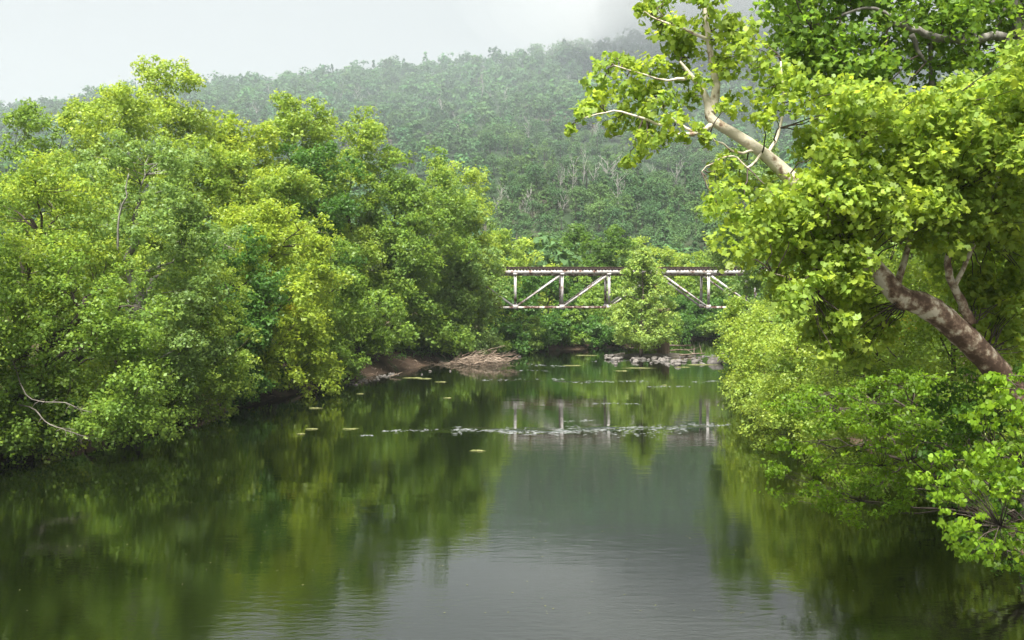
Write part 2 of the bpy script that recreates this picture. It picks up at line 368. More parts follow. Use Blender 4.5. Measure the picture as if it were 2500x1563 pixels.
def bez(a, b, lift, n=7, sway=0.0):
    a, b = np.array(a, float), np.array(b, float); t = np.linspace(0, 1, n)[:, None]
    m = (a + b) / 2 + np.array([0, 0, lift])
    P = (1 - t) ** 2 * a + 2 * t * (1 - t) * m + t ** 2 * b
    if sway:
        P[1:-1] += rng.normal(size=(n - 2, 3)) * sway
    return P
def skeleton(acc, base, B, tr, limbs=12, twigs=True, top_frac=0.8, trunk=None, twig_r=0.025):
    B = np.asarray(B); base = np.array(base, float)
    if trunk is None:
        ctr = B[:, :3].mean(0); zt = base[2] + (B[:, 2].max() - base[2]) * top_frac
        n = 12; t = np.linspace(0, 1, n)[:, None]
        tp = np.array([ctr[0], ctr[1], zt])
        P = base * (1 - t) + tp * t; P[:, :2] = base[:2] + (tp[:2] - base[:2]) * (t ** 1.3)
        P[2:-1, :2] += rng.normal(size=(n - 3, 2)) * tr * 0.5
        P[0, 2] -= 0.4
        R = tr * (1 - 0.85 * t[:, 0]) ; R[0] *= 1.35
    else: P, R = trunk
    acc.tube(P, R, 8)
    sel = [int(rng.integers(len(B)))]
    dm = np.linalg.norm(B[:, :3] - B[sel[0], :3], axis=1)
    for _ in range(min(limbs, len(B)) - 1):
        j = int(dm.argmax()); sel.append(j); dm = np.minimum(dm, np.linalg.norm(B[:, :3] - B[j, :3], axis=1))
    pts = [P]
    for j in sel:
        q = B[j, :3]; q = q + 0.22 * (np.array([P[:, 0].mean(), P[:, 1].mean(), q[2]]) - q); hd = np.linalg.norm(P[:, :2] - q[:2], axis=1)
        want = q[2] - 0.55 * hd
        a = int(np.abs(P[:, 2] - want).argmin()); a = min(max(a, 2), len(P) - 2)
        r0 = min(R[a] * 0.55, 0.03 + 0.035 * np.linalg.norm(q - P[a]))
        Q = bez(P[a], q, 0.12 * np.linalg.norm(q - P[a]), 8, 0.06 * min(3, np.linalg.norm(q - P[a]) / 3))
        acc.tube(Q, np.linspace(r0, max(0.015, r0 * 0.2), 8), 5); pts.append(Q[2:])
    if twigs:
        AP = np.vstack(pts)
        for j in range(len(B)):
            if j in sel: continue
            q = B[j, :3]; d = np.linalg.norm(AP - q, axis=1) + 2.0 * np.clip(AP[:, 2] - q[2], 0, None)
            acc.tube(bez(AP[d.argmin()], q, 0.1, 4, 0.05), [twig_r * 1.6, twig_r * 1.2, twig_r, twig_r * 0.5], 3)

def crown(cx, cy, z0, z1, R, n, r, bias=0.7, top=0.25, seed=None):
    """clump centres filling an uneven crown"""
    t = rng.uniform(0, 1, n) ** 0.9
    prof = np.clip(1 - np.abs((t - 0.42) / 0.68) ** 2.4, 0.02, 1) ** 0.5
    g = rng.uniform(0, 6.28, 6)
    tc = math.atan2(-cy, -cx)
    th = rng.uniform(-math.pi, math.pi, n * 4)
    th = th[rng.random(n * 4) < (1 + bias * np.cos(th - tc)) / (1 + bias)][:n]
    while len(th) < n: th = np.concatenate([th, rng.uniform(-math.pi, math.pi, n - len(th))])
    lobe = 1 + 0.14 * np.sin(2 * th + g[0] + 2 * t) + 0.11 * np.sin(3 * th + g[1] + 6 * t) + 0.1 * np.sin(5 * th + g[2] - 9 * t)
    f = np.sqrt(rng.uniform(0.12, 1, n))
    rad = R * prof * lobe * f
    rr = r * rng.uniform(0.6, 1.3, n) * (1.1 - 0.35 * t)
    X = cx + np.cos(th) * rad; Y = cy + np.sin(th) * rad
    Z = z0 + (z1 - z0 - 0.5 * r) * t + rng.normal(size=n) * 0.3 * r
    return np.column_stack([X, Y, np.maximum(Z, 0.35 + 0.3 * rr), rr])

def puffs(B, k=15, f=0.40):
    """each clump of the crown carries smaller sprays over its outer, upper side"""
    n = np.maximum(5, (k * rng.uniform(0.75, 1.3, len(B))).astype(int)); I = np.repeat(np.arange(len(B)), n)
    d = unit(rng.normal(size=(len(I), 3)) + np.array([0, 0, 0.35])); rr = B[I, 3]
    P = B[I, :3] + d * (rr * rng.uniform(0.55, 1.05, len(I)))[:, None] * np.array([1, 1, 0.8])
    return np.column_stack([P, rr * f * rng.uniform(0.7, 1.35, len(I))])
C_YEL = (0.285, 0.38, 0.046); C_BRI = (0.245, 0.35, 0.056); C_MID = (0.178, 0.285, 0.048)
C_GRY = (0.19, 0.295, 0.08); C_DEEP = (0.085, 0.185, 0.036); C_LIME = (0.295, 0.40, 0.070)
def tree(name, label, base, B, tr, size, per, color, cat='tree', shape='kite', group=None, bark='bark', limbs=12, mat='leaf', picks=0,
         trunk=None, var=0.16, yellow=0.3, hang=0.0, upb=0.42, twigs=True, top_frac=0.8, extra=None, squash=0.75, jit=0.45):
    base = np.array(base, float)
    root = empty(name, base); tag(root, label, cat, group)
    a = Acc(); skeleton(a, base, B, tr, limbs, twigs, top_frac, trunk)
    a.build('trunk' if cat == 'tree' else 'stem', M[bark], root, origin=base, smooth=True)
    L = blob_leaves(puffs(B), per, size, color, var=var, yellow=yellow, hang=hang, upb=upb, squash=squash, jit=jit)
    if extra is not None:
        E = blob_leaves(*extra); L = tuple(np.concatenate([p, q]) for p, q in zip(L, E))
    if picks:
        u, v, f = project(L[0]); area = L[3] / f * np.abs((unit(L[0] - np.array([0, 0, CAM_H])) * L[1]).sum(1)) ** 0.5
        ok = np.where((u > 0) & (u < 2500) & (v > 0) & (v < 1563))[0]
        ok = ok[np.argsort(f[ok])]
        seen, front = {}, []
        for q in ok:                                   # frontmost leaf of each small patch of view
            key = (int(u[q] // 16), int(v[q] // 16))
            if key not in seen: seen[key] = 1; front.append(q)
        front = np.array(front); front = front[np.argsort(-area[front])][:picks]
        keep = np.ones(len(L[0]), bool); keep[front] = False
        protos = []
        order = front[np.argsort(L[4][front, 0])]
        nb = 8
        for chunk in np.array_split(order, nb):
            mean = L[4][chunk].mean(0)
            z = np.zeros((1, 3)); V, F, k = leaf_verts(z, np.array([[0, 0, 1.]]), np.array([[1., 0, 0]]), np.ones(1), shape)
            pm = mesh('leaf', V, F, M[mat], colors=np.repeat(mean[None], k, 0))
            for q in chunk:
                o = bpy.data.objects.new('leaf', pm); o.parent = root
                T, Nn = L[2][q], L[1][q]; T = T - Nn * (T @ Nn); T /= np.linalg.norm(T); Bn = np.cross(Nn, T); s = L[3][q]; c = L[0][q] - base
                o.matrix_local = Matrix(((T[0] * s, Bn[0] * s, Nn[0] * s, c[0]), (T[1] * s, Bn[1] * s, Nn[1] * s, c[1]), (T[2] * s, Bn[2] * s, Nn[2] * s, c[2]), (0, 0, 0, 1)))
                col.objects.link(o)
        L = tuple(p[keep] for p in L)
    me = leaf_mesh('crown', L, shape, M[mat], base)
    co = link('crown' if cat == 'tree' else 'foliage', me, root); tag(co, kind='stuff')
    return root
def land_base(x, y, inset=1.2):
    """nearest spot on firm ground"""
    if lx(y) + 0 < x < rx(y):
        x = lx(y) - inset if (x - lx(y) < rx(y) - x) else rx(y) + inset
    else:
        if x <= lx(y): x = min(x, lx(y) - inset)
        else: x = max(x, rx(y) + inset)
    return np.array([x, y, float(height([[x, y]])[0])])
def bank_tree(name, label, u, Y, vtop, wpx, z0, color, n, r, size, per=150, tr=0.22, group=None, bark='bark', shape='kite', cat='tree', yellow=0.3, dx=0.0, bias=0.7, **kw):
    reseed(label); c = at(u, vtop, Y); R = wpx * 0.5 * Y / FPX
    B = crown(c[0], Y, z0, c[2], R, n, r, bias=bias)
    b = land_base(c[0] + dx, Y)
    B[:, 2] = np.maximum(B[:, 2], height(B[:, :2]) + 0.3)
    return tree(name, label, b, B, tr, size, per, color, cat=cat, group=group, bark=bark, shape=shape, yellow=yellow, **kw)

# ------------------------------------------------------------------ left bank
reseed('left bank')
GL = 'trees lining the left bank'
left = [
 # label, u, Y, vtop, width px, z0, colour, clumps, clump r, bark, yellow
 ('yellow-green broadleaf at the picture\'s left edge, leaning over the bank', 60, 52, 400, 330, 0.8, C_BRI, 150, 0.95, 'bark', 0.45),
 ('dark low tree overhanging the water below the yellow-green left edge tree', 190, 51, 640, 330, 0.5, C_MID, 110, 0.85, 'bark', 0.3),
 ('grey-green tree with pale crooked trunk, rounded pale top, left bank', 345, 61, 350, 330, 2.0, C_GRY, 170, 0.95, 'bark_pale', 0.2),
 ('bright leafy tree bulging over the water below the grey-green one', 470, 65, 640, 250, 0.5, C_BRI, 110, 0.85, 'bark', 0.3),
 ('yellowest rounded tree mid left bank with a dead stub beside it', 665, 79, 495, 300, 0.6, C_YEL, 170, 1.1, 'bark', 0.28),
 ('slim green tree right of the yellowest rounded tree', 800, 88, 590, 170, 1.0, C_MID, 90, 1.0, 'bark', 0.3),
 ('low spreading tree above the bare brown bank on the left shore', 868, 102, 700, 230, 2.6, C_MID, 120, 1.05, 'bark', 0.25),
 ('small bushy tree just left of the driftwood heap', 1045, 119, 700, 180, 2.4, C_MID, 90, 1.1, 'bark', 0.25),
 ('grey-green tree directly behind the driftwood heap, beside the bridge', 1114, 121, 470, 185, 0.8, C_GRY, 150, 1.2, 'bark', 0.2),
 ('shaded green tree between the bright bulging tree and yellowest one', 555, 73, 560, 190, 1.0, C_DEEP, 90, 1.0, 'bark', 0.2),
 ('yellow-tipped tree behind the left edge tree, second row', 150, 68, 390, 260, 4.0, C_BRI, 130, 1.1, 'bark', 0.5),
 ('pale bright tall tree left of the tallest crown', 270, 84, 220, 280, 5.0, C_LIME, 140, 1.25, 'bark', 0.3),
 ('tallest tree of the left bank, crown reaching into the sky', 405, 92, 160, 250, 6.0, C_LIME, 170, 1.3, 'bark', 0.3),
 ('deep green tree peeking out behind the far left crowns', 120, 97, 262, 240, 6.0, C_MID, 110, 1.4, 'bark', 0.2),
 ('mid green tree right under the tallest crown, second row', 480, 84, 330, 200, 4.0, C_BRI, 110, 1.2, 'bark', 0.35),
 ('yellow domed crown rising above the yellowest rounded tree', 590, 98, 285, 210, 5.0, C_YEL, 130, 1.35, 'bark', 0.35),
 ('tree with twin bright tufts on top, middle of left bank', 735, 105, 250, 180, 6.0, C_BRI, 120, 1.35, 'bark', 0.35),
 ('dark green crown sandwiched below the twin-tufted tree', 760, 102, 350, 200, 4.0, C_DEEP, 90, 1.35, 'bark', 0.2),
 ('yellow-green crown sloping down right of the twin-tufted tree', 855, 110, 282, 210, 5.0, C_BRI, 130, 1.4, 'bark', 0.35),
 ('broad dense green tree, largest on the slope down to the bridge', 960, 114, 370, 290, 2.5, C_MID, 210, 1.4, 'bark', 0.35),
 ('lime-yellow crown standing against the hill nearest the bridge', 1115, 127, 400, 190, 4.0, C_LIME, 130, 1.5, 'bark', 0.35),
 ('small tree squeezed against the left end of the bridge', 1160, 123.0, 600, 70, 2.0, C_GRY, 45, 1.2, 'bark', 0.2),
 ('green tree mostly beyond the left picture edge, nearest the camera', -170, 46, 330, 330, 1.0, C_MID, 110, 1.0, 'bark', 0.3),
 ('mid green tree filling the gap behind the slim tree', 700, 92, 400, 220, 3.0, C_BRI, 110, 1.3, 'bark', 0.4),
]
for (lb, u, Y, vt, wd, z0, c, n, r, bk, yl) in left:
    sz = 0.195 if Y < 70 else (0.25 if Y < 95 else 0.31); n = int(n * 0.58); r = r * 1.28; wd = wd * 1.12
    per = 135 if Y < 70 else (88 if Y < 95 else 58)
    bank_tree('broadleaf_tree', lb, u, Y, vt, wd, z0, c, n, r, sz, per, tr=0.2 + 0.0012 * wd, group=GL, bark=bk, yellow=yl, var=0.11, shape='kite' if Y < 52.5 else 'tri', bias=0.95,
              extra=(np.array([(*at(u_, v_, 75.2), r_) for u_, v_, r_ in [(715, 752, 0.5), (740, 758, 0.4), (728, 768, 0.35), (592, 625, 0.5), (600, 648, 0.35)]]), 190, 0.2, (0.42, 0.36, 0.02)) if 'yellowest rounded tree mid' in lb else None)

# shrubs at the foot of the left bank
GS = 'shrubs along the left waterline'
shr = [(25, 49, 900, 160), (120, 50, 960, 130), (330, 57, 930, 150), (430, 60, 900, 130), (620, 76, 850, 150), (560, 71, 880, 110), (720, 82, 830, 130), (835, 93, 845, 80), (800, 89, 800, 120),
       (985, 116, 800, 90), (1120, 120, 800, 80), (1195, 125, 800, 90), (1240, 131, 790, 80)]
desc = ['cut by the left picture edge', 'in the dark corner under the overhanging tree', 'under the pale crooked trunk', 'under the bright bulging tree', 'left foot of the yellowest tree', 'in the dark gap left of the yellowest tree',
        'right foot of the yellowest tree', 'where the bare brown bank begins', 'below the slim green tree', 'above the bare bank near the driftwood', 'right behind the driftwood log', 'between driftwood and bridge', 'under the left end of the bridge truss']
for (u, Y, vt, wd), ds in zip(shr, desc):
    bank_tree('shrub', 'low green shrub ' + ds, u, Y, vt, wd, 0.4, [C_MID, C_DEEP, C_MID][int(rng.integers(3))], 14, 0.8, 0.18 if Y < 80 else 0.25, 150, tr=0.07, group=GS, cat='shrub', limbs=6)

# ------------------------------------------------------------------ trees behind and under the bridge
reseed('trees behind and under the bridge')
GB = 'trees behind the railroad bridge'
back = [
 ('bright yellow-green tree above the bridge deck, left', 1285, 160, 585, 140, 2, C_LIME, 90, 1.6),
 ('pale green tree behind the grey-green bank tree at bridge', 1225, 150, 575, 110, 2, C_BRI, 70, 1.6),
 ('mid green tree between lime tree and round dark tree above deck', 1350, 185, 575, 130, 2, C_MID, 80, 1.7),
 ('round darker green tree rising highest above the bridge deck', 1445, 178, 540, 180, 2, (0.10, 0.19, 0.03), 130, 1.7),
 ('pale crown behind the tip of the island tree', 1545, 205, 590, 130, 2, C_BRI, 70, 1.8),
 ('yellowish crown just right of the island tree above the deck', 1625, 190, 612, 120, 2, C_LIME, 70, 1.7),
 ('bushy crown above the deck towards the right bank', 1700, 186, 600, 130, 2, C_BRI, 80, 1.7),
 ('crown above the deck half hidden by the plane tree', 1780, 180, 600, 160, 2, C_MID, 80, 1.7),
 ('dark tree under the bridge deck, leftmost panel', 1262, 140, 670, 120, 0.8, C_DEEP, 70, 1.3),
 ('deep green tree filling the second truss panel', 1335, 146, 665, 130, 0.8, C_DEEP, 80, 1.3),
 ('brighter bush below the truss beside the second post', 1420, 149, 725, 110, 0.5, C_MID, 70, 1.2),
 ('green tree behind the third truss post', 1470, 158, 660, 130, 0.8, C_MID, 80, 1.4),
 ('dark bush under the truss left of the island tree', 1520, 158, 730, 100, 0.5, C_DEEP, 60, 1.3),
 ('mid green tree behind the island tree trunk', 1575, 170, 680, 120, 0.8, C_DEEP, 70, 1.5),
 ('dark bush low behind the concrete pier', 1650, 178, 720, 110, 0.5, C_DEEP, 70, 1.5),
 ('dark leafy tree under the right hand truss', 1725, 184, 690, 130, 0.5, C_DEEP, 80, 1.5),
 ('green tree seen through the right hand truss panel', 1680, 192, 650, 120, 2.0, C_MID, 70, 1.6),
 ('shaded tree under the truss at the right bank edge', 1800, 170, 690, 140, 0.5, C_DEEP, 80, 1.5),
]
for (lb, u, Y, vt, wd, z0, c, n, r) in back:
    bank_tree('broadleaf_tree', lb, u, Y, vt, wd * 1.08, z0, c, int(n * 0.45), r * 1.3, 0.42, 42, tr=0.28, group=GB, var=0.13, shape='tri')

GW = 'bushes hanging over the far waterline under the bridge'
su_ = [(1240, 868), (1330, 858), (1420, 852), (1500, 847), (1600, 838), (1700, 829), (1790, 826)]
where = ['below the first truss post', 'in the left truss panel shade', 'left of the second truss post', 'below the second truss post', 'right of the second truss post', 'left of the third truss post', 'below the third truss post', 'left of the island tree', 'behind the island tree\'s left side', 'behind the island tree trunk', 'behind the pier', 'right of the pier', 'left of the right truss post', 'below the right truss post', 'beside the right bank']
for k, ds in enumerate(where):
    u = 1245 + 37 * k; p = on_water(u, np.interp(u, [q[0] for q in su_], [q[1] for q in su_])); y = p[1] + 1.8; x = (u - 1250) / FPX * y
    B = crown(x, y, 0.7, rng.uniform(3.2, 5.8), rng.uniform(2.0, 3.0), 22, 1.0, bias=0.4)
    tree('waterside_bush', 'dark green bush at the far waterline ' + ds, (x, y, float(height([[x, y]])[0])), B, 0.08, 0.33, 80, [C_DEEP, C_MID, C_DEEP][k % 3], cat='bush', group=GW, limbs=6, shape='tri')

# ------------------------------------------------------------------ island: gravel bar, tree, pier rocks
reseed('island gravel bar and tree')
isl = on_water(1600, 874); IX, IY = isl[0], isl[1]
g = Acc(); th = np.linspace(0, 2 * math.pi, 40, endpoint=False)
rings = []
for k, (f, z) in enumerate([(1.12, -0.5), (1.0, -0.02), (0.85, 0.16), (0.55, 0.3), (0.2, 0.36)]):
    rr = 1 + 0.18 * np.sin(3 * th + 1) + 0.12 * np.sin(7 * th) + 0.08 * np.sin(11 * th + 2)
    rings.append(np.column_stack([IX - 0.6 + 5.0 * f * rr * np.cos(th), IY + 3.2 + 3.4 * f * rr * np.sin(th), np.full(40, z) + 0.05 * rng.normal(size=40) * (k > 1)]))
V = np.vstack(rings); i = (np.arange(4)[:, None] * 40 + np.arange(40)[None]); j = (np.arange(4)[:, None] * 40 + (np.arange(40)[None] + 1) % 40)
me = mesh('gravel_bar', np.vstack([V, [[IX, IY + 3.4, 0.38]]]), [np.stack([i, j, j + 40, i + 40], -1).reshape(-1, 4), np.stack([160 + np.arange(40), 160 + (np.arange(40) + 1) % 40, np.full(40, 200)], -1)], M['gravel'], smooth=True)
tag(link('gravel_bar', me), kind='structure')

# rocks
def rock_mesh(seed):
    r = np.random.default_rng(seed)
    bm_V, F = [], []
    phi = (1 + 5 ** .5) / 2
    V = np.array([(-1, phi, 0), (1, phi, 0), (-1, -phi, 0), (1, -phi, 0), (0, -1, phi), (0, 1, phi), (0, -1, -phi), (0, 1, -phi), (phi, 0, -1), (phi, 0, 1), (-phi, 0, -1), (-phi, 0, 1)], float)
    V /= np.linalg.norm(V[0])
    F = [(0, 11, 5), (0, 5, 1), (0, 1, 7), (0, 7, 10), (0, 10, 11), (1, 5, 9), (5, 11, 4), (11, 10, 2), (10, 7, 6), (7, 1, 8), (3, 9, 4), (3, 4, 2), (3, 2, 6), (3, 6, 8), (3, 8, 9), (4, 9, 5), (2, 4, 11), (6, 2, 10), (8, 6, 7), (9, 8, 1)]
    V = list(map(np.array, V)); mid = {}; F2 = []
    def m(a, b):
        k = (min(a, b), max(a, b))
        if k not in mid: p = V[a] + V[b]; V.append(p / np.linalg.norm(p)); mid[k] = len(V) - 1
        return mid[k]
    for a, b, c in F:
        x, y, z = m(a, b), m(b, c), m(c, a); F2 += [(a, x, z), (b, y, x), (c, z, y), (x, y, z)]
    V = np.array(V)
    pl = unit(r.normal(size=(9, 3)))
    for p in pl:                                  # cleave flat facets
        h = r.uniform(0.55, 0.85); d = V @ p; V -= np.clip(d - h, 0, None)[:, None] * p
    V *= 1 + 0.05 * r.normal(size=(len(V), 1))
    V *= np.array([1.0, 0.75, 0.55]) * r.uniform(0.85, 1.15, 3)
    return mesh('rock', V, np.array(F2), M['rock'])
RM = [rock_mesh(s) for s in range(8)]
def rock(x, y, s, label, group, z=None, name='rock'):
    o = link(name, RM[int(rng.integers(8))], None, (x, y, (max(0, z or 0)) + 0.12 * s))
    o.rotation_euler = (rng.normal() * 0.2, rng.normal() * 0.2, rng.uniform(0, 6.28)); o.scale = (s, s, s)
    tag(o, label, 'rock', group); return o
for k in range(62):
    u = rng.uniform(1478, 1680); v = 880 + 9 * rng.normal() * 0.6 + (u - 1580) * 0.03
    p = on_water(u, min(max(v, 870), 892)); rock(p[0], p[1], rng.uniform(0.22, 0.55), 'grey broken rock heaped at the front edge of the island gravel bar', 'rocks edging the island')
for (u, v, s, lb) in [(1747, 886, 1.25, 'large flat boulder alone at the right end of the island shallows'), (1655, 893, 0.6, 'rounded grey boulder in front of the island\'s right half'),
                      (1500, 881, 0.7, 'pale flat rock at the island\'s left tip'), (1695, 885, 0.55, 'grey rock midway between island and flat boulder'), (1715, 890, 0.4, 'small rock left of the large flat boulder')]:
    p = on_water(u, v); rock(p[0], p[1], s, lb, None)
for k in range(16):
    p = on_water(rng.uniform(1650, 1770), rng.uniform(862, 884)); rock(p[0], p[1], rng.uniform(0.15, 0.35), 'small stone breaking the water right of the island', 'stones in the shallows right of the island')
for k in range(46):
    t = rng.random(); u = 858 + 110 * t + rng.normal() * 8; v = 938 - 26 * t + rng.normal() * 3
    p = on_water(u, v); rock(p[0], p[1], rng.uniform(0.08, 0.22), 'pale stone at the waterline below the bare brown bank', 'stones below the bare left bank', name='stone')
for (u, v, s) in [(1076, 887, 0.45), (1100, 907, 0.16), (1050, 907, 0.2), (1030, 915, 0.16), (1269, 872, 0.3), (1262, 876, 0.2)]:
    p = on_water(u, v); rock(p[0], p[1], s, 'stone in the shallows around the driftwood heap', 'stones around the driftwood')

# island tree
c = at(1570, 600, 121.5)
nb = 150; tt_ = rng.uniform(0, 1, nb) ** 0.9; an_ = rng.uniform(0, 6.283, nb)
ra_ = 4.3 * np.interp(tt_, [0, 0.12, 0.35, 0.6, 0.85, 1], [0.45, 0.85, 1.0, 0.72, 0.36, 0.08]) * np.sqrt(rng.uniform(0.1, 1, nb)) * (1 + 0.15 * np.sin(3 * an_ + 5 * tt_))
B = np.column_stack([c[0] + ra_ * np.cos(an_), 121.5 + ra_ * np.sin(an_) * 0.8, 1.5 + (c[2] - 2.0) * tt_, 1.05 * rng.uniform(0.6, 1.2, nb) * (1.1 - 0.5 * tt_)])
tree('island_tree', 'pyramidal yellow-green tree on the gravel island before the bridge pier', (c[0] - 0.2, 121.5, 0.25), B, 0.24, 0.26, 85, (0.285, 0.40, 0.10), shape='tri', group=None, yellow=0.3, limbs=14)
# grass tuft on island
def tuft(name, label, x, y, z, n, h, spread, color, kind=None):
    V, F, cc = [], [], []
    for k in range(n):
        a = rng.uniform(0, 6.28); r = spread * math.sqrt(rng.random()); px, py = x + r * math.cos(a) * 1.6, y + r * math.sin(a)
        hh = h * rng.uniform(0.5, 1.2); ln = rng.normal(size=2) * 0.3 * hh; w = rng.uniform(0.02, 0.05); ca, sa = math.cos(a), math.sin(a)
        b = len(V); V += [(px - w * ca, py - w * sa, z - 0.1), (px + w * ca, py + w * sa, z - 0.1), (px + ln[0] + 0.3 * w, py + ln[1], z + hh), (px + ln[0] - 0.3 * w, py + ln[1], z + hh)]
        F.append((b, b + 1, b + 2, b + 3)); q = np.array(color) * rng.uniform(0.7, 1.3); cc += [q] * 4
    o = link(name, mesh(name, np.array(V) - np.array([x, y, z]), np.array(F), M['leaf'], colors=np.array(cc)), None, (x, y, z)); tag(o, label, 'grass', None, 'stuff'); return o
p = on_water(1568, 872); tuft('grass', 'bright green grass on the island gravel', p[0], p[1] + 1.6, 0.22, 500, 0.55, 1.3, (0.14, 0.22, 0.03))
p = on_water(1062, 882); tuft('grass', 'green grass on the bank left of the driftwood', p[0] - 0.8, p[1] + 1.5, 0.5, 500, 0.5, 1.6, (0.06, 0.13, 0.03))
p = on_water(1180, 866); tuft('grass', 'green grass on the bank behind the driftwood heap', p[0] , p[1] + 1.0, 0.9, 400, 0.5, 1.3, (0.08, 0.16, 0.03))

# ------------------------------------------------------------------ railroad bridge
reseed('railroad bridge')
BY, GAP = 126.0, 4.8
PX = lambda u: (u - 1250.0) / FPX * BY
PZ = lambda v: float(at(1250, v, BY)[2])
zd, ztop, ztb, zb0, zb1 = PZ(651), PZ(659.5), PZ(669), PZ(748.5), PZ(753.5)
bridge = empty('railroad_bridge', (PX(1608), BY + GAP / 2, 0)); BO = np.array([PX(1608), BY + GAP / 2, 0])
tag(bridge, 'old white steel truss railroad bridge with dark timber deck crossing the river', 'bridge')
def bpart(name, fn, mat):
    a = Acc(); fn(a); return a.build(name, M[mat], bridge, origin=BO)
pan = 114.3
spans = [[1258 + pan * (k - 3) for k in range(7)], [1615 + pan * k for k in range(7)]]
for nodes in spans:
    x = [PX(u) for u in nodes]
    for yy in (BY, BY + GAP):
        bpart('top_chord', lambda a: a.box((x[0] + 0.02, yy - 0.22, ztb), (x[6] - 0.02, yy + 0.22, ztop)), 'paint')
        bpart('bottom_chord', lambda a: a.box((x[1] if True else 0, yy - 0.13, zb1), (x[5], yy + 0.13, zb0)), 'rust')
        for k in range(7):
            if k in (0, 6): continue
            bpart('vertical_post', lambda a: (a.box((x[k] - 0.16, yy - 0.05, zb0), (x[k] + 0.16, yy + 0.05, ztb)), a.box((x[k] - 0.16, yy - 0.17, zb0), (x[k] - 0.11, yy - 0.053, ztb)), a.box((x[k] + 0.11, yy - 0.17, zb0), (x[k] + 0.16, yy - 0.053, ztb))), 'paint')
            bpart('gusset_plate', lambda a: (a.box((x[k] - 0.3, yy - 0.2, zb1 - 0.06), (x[k] + 0.3, yy - 0.175, zb0 + 0.22)), a.box((x[k] - 0.26, yy - 0.245, ztb - 0.12), (x[k] + 0.26, yy - 0.223, ztb + 0.1))), 'paint')
        for k in range(6):                                   # diagonals rise towards the supports
            lo, hi = (k + 1, k) if k < 3 else (k, k + 1)
            A_, B_ = (x[lo], yy, (zb0 + zb1) / 2), (x[hi], yy, ztb)
            end = k in (0, 5); mid = k in (2, 3)
            bpart('diagonal_brace', lambda a: (a.beam(A_, B_, 0.24 if not mid else 0.21, 0.16),), 'paint' if not (mid and nodes is spans[1]) else 'rust')
    for k in range(7):                                       # floor beams and bottom struts between the two trusses
        bpart('floor_beam', lambda a: a.box((x[k] - 0.12, BY + 0.23, ztb - 0.25), (x[k] + 0.12, BY + GAP - 0.23, ztb + 0.1)), 'rust')
        if 0 < k < 6: bpart('bottom_strut', lambda a: a.box((x[k] - 0.09, BY + 0.14, zb1 + 0.03), (x[k] + 0.09, BY + GAP - 0.14, zb0 - 0.03)), 'rust')
    for k in range(1, 5):
        bpart('lateral_brace', lambda a: a.tube(np.array([(x[k], BY + 0.1, zb0 - 0.1), (x[k + 1], BY + GAP - 0.1, zb0 - 0.1)]), [0.05, 0.05], 4), 'rust')
    for yy in (BY + 1.5, BY + GAP - 1.5):
        bpart('stringer', lambda a: a.box((x[0] + 0.03, yy - 0.15, ztb - 0.2), (x[6] - 0.03, yy + 0.15, ztop - 0.01)), 'rust')
    tt = Acc()
    for xx in np.arange(x[0] + 0.15, x[6], 0.42):
        j = rng.uniform(-0.12, 0.12); tt.box((xx - 0.12, BY - 0.27 + j * 0.3, ztop + 0.004), (xx + 0.12, BY + GAP + 0.27 + j * 0.3, ztop + 0.24))
    to = tt.build('timber_tie', M['timber'], bridge, origin=BO); tag(to, kind='stuff')
    bpart('guard_timber', lambda a: (a.box((x[0], BY - 0.2, ztop + 0.245), (x[6] - 0.01, BY + 0.02, zd - 0.03))), 'timber')
    bpart('guard_timber', lambda a: (a.box((x[0], BY + GAP + 0.22, ztop + 0.245), (x[6] - 0.01, BY + GAP + 0.45, zd - 0.06))), 'timber')
    for yy in (BY + GAP / 2 - 0.72, BY + GAP / 2 + 0.72):
        bpart('rail', lambda a: a.box((x[0], yy - 0.04, ztop + 0.245), (x[6] - 0.01, yy + 0.04, ztop + 0.42)), 'rust')
def pier(a, x0, x1, z1, y0, y1):
    n = 12
    V = []
    for z, f in ((-1.5, 1.12), (z1 - 0.45, 1.0), (z1 - 0.44, 1.12), (z1, 1.12)):
        cx_, cy_ = (x0 + x1) / 2, (y0 + y1) / 2; hx, hy = (x1 - x0) / 2 * f, (y1 - y0) / 2 * f
        V += [(cx_ - hx, cy_ - hy + hx, z), (cx_, cy_ - hy - 0.2, z), (cx_ + hx, cy_ - hy + hx, z), (cx_ + hx, cy_ + hy, z), (cx_ - hx, cy_ + hy, z)]
    F4 = [];
    for k in range(3):
        for q in range(5): F4.append((k * 5 + q, k * 5 + (q + 1) % 5, k * 5 + 5 + (q + 1) % 5, k * 5 + 5 + q))
    a.add(np.array(V), np.array(F4)); a.T = [np.array([(15, 16, 17), (15, 17, 18), (15, 18, 19)])]
bpart('pier', lambda a: pier(a, PX(1600), PX(1633), zb1 - 0.02, BY - 1.0, BY + GAP + 0.8), 'concrete')
bpart('bearing', lambda a: (a.box((PX(1601) - 0.25, BY - 0.3, zb1 - 0.01), (PX(1601) + 0.35, BY + 0.3, ztb)),), 'rust')
for uu in (1258 - 3 * pan, 1615 + 6 * pan):
    bpart('abutment', lambda a: a.box((PX(uu) - (3 if uu < 1300 else 0.5), BY - 1.2, -1), (PX(uu) + (0.5 if uu < 1300 else 3), BY + GAP + 1.2, ztb - 0.01)), 'concrete')

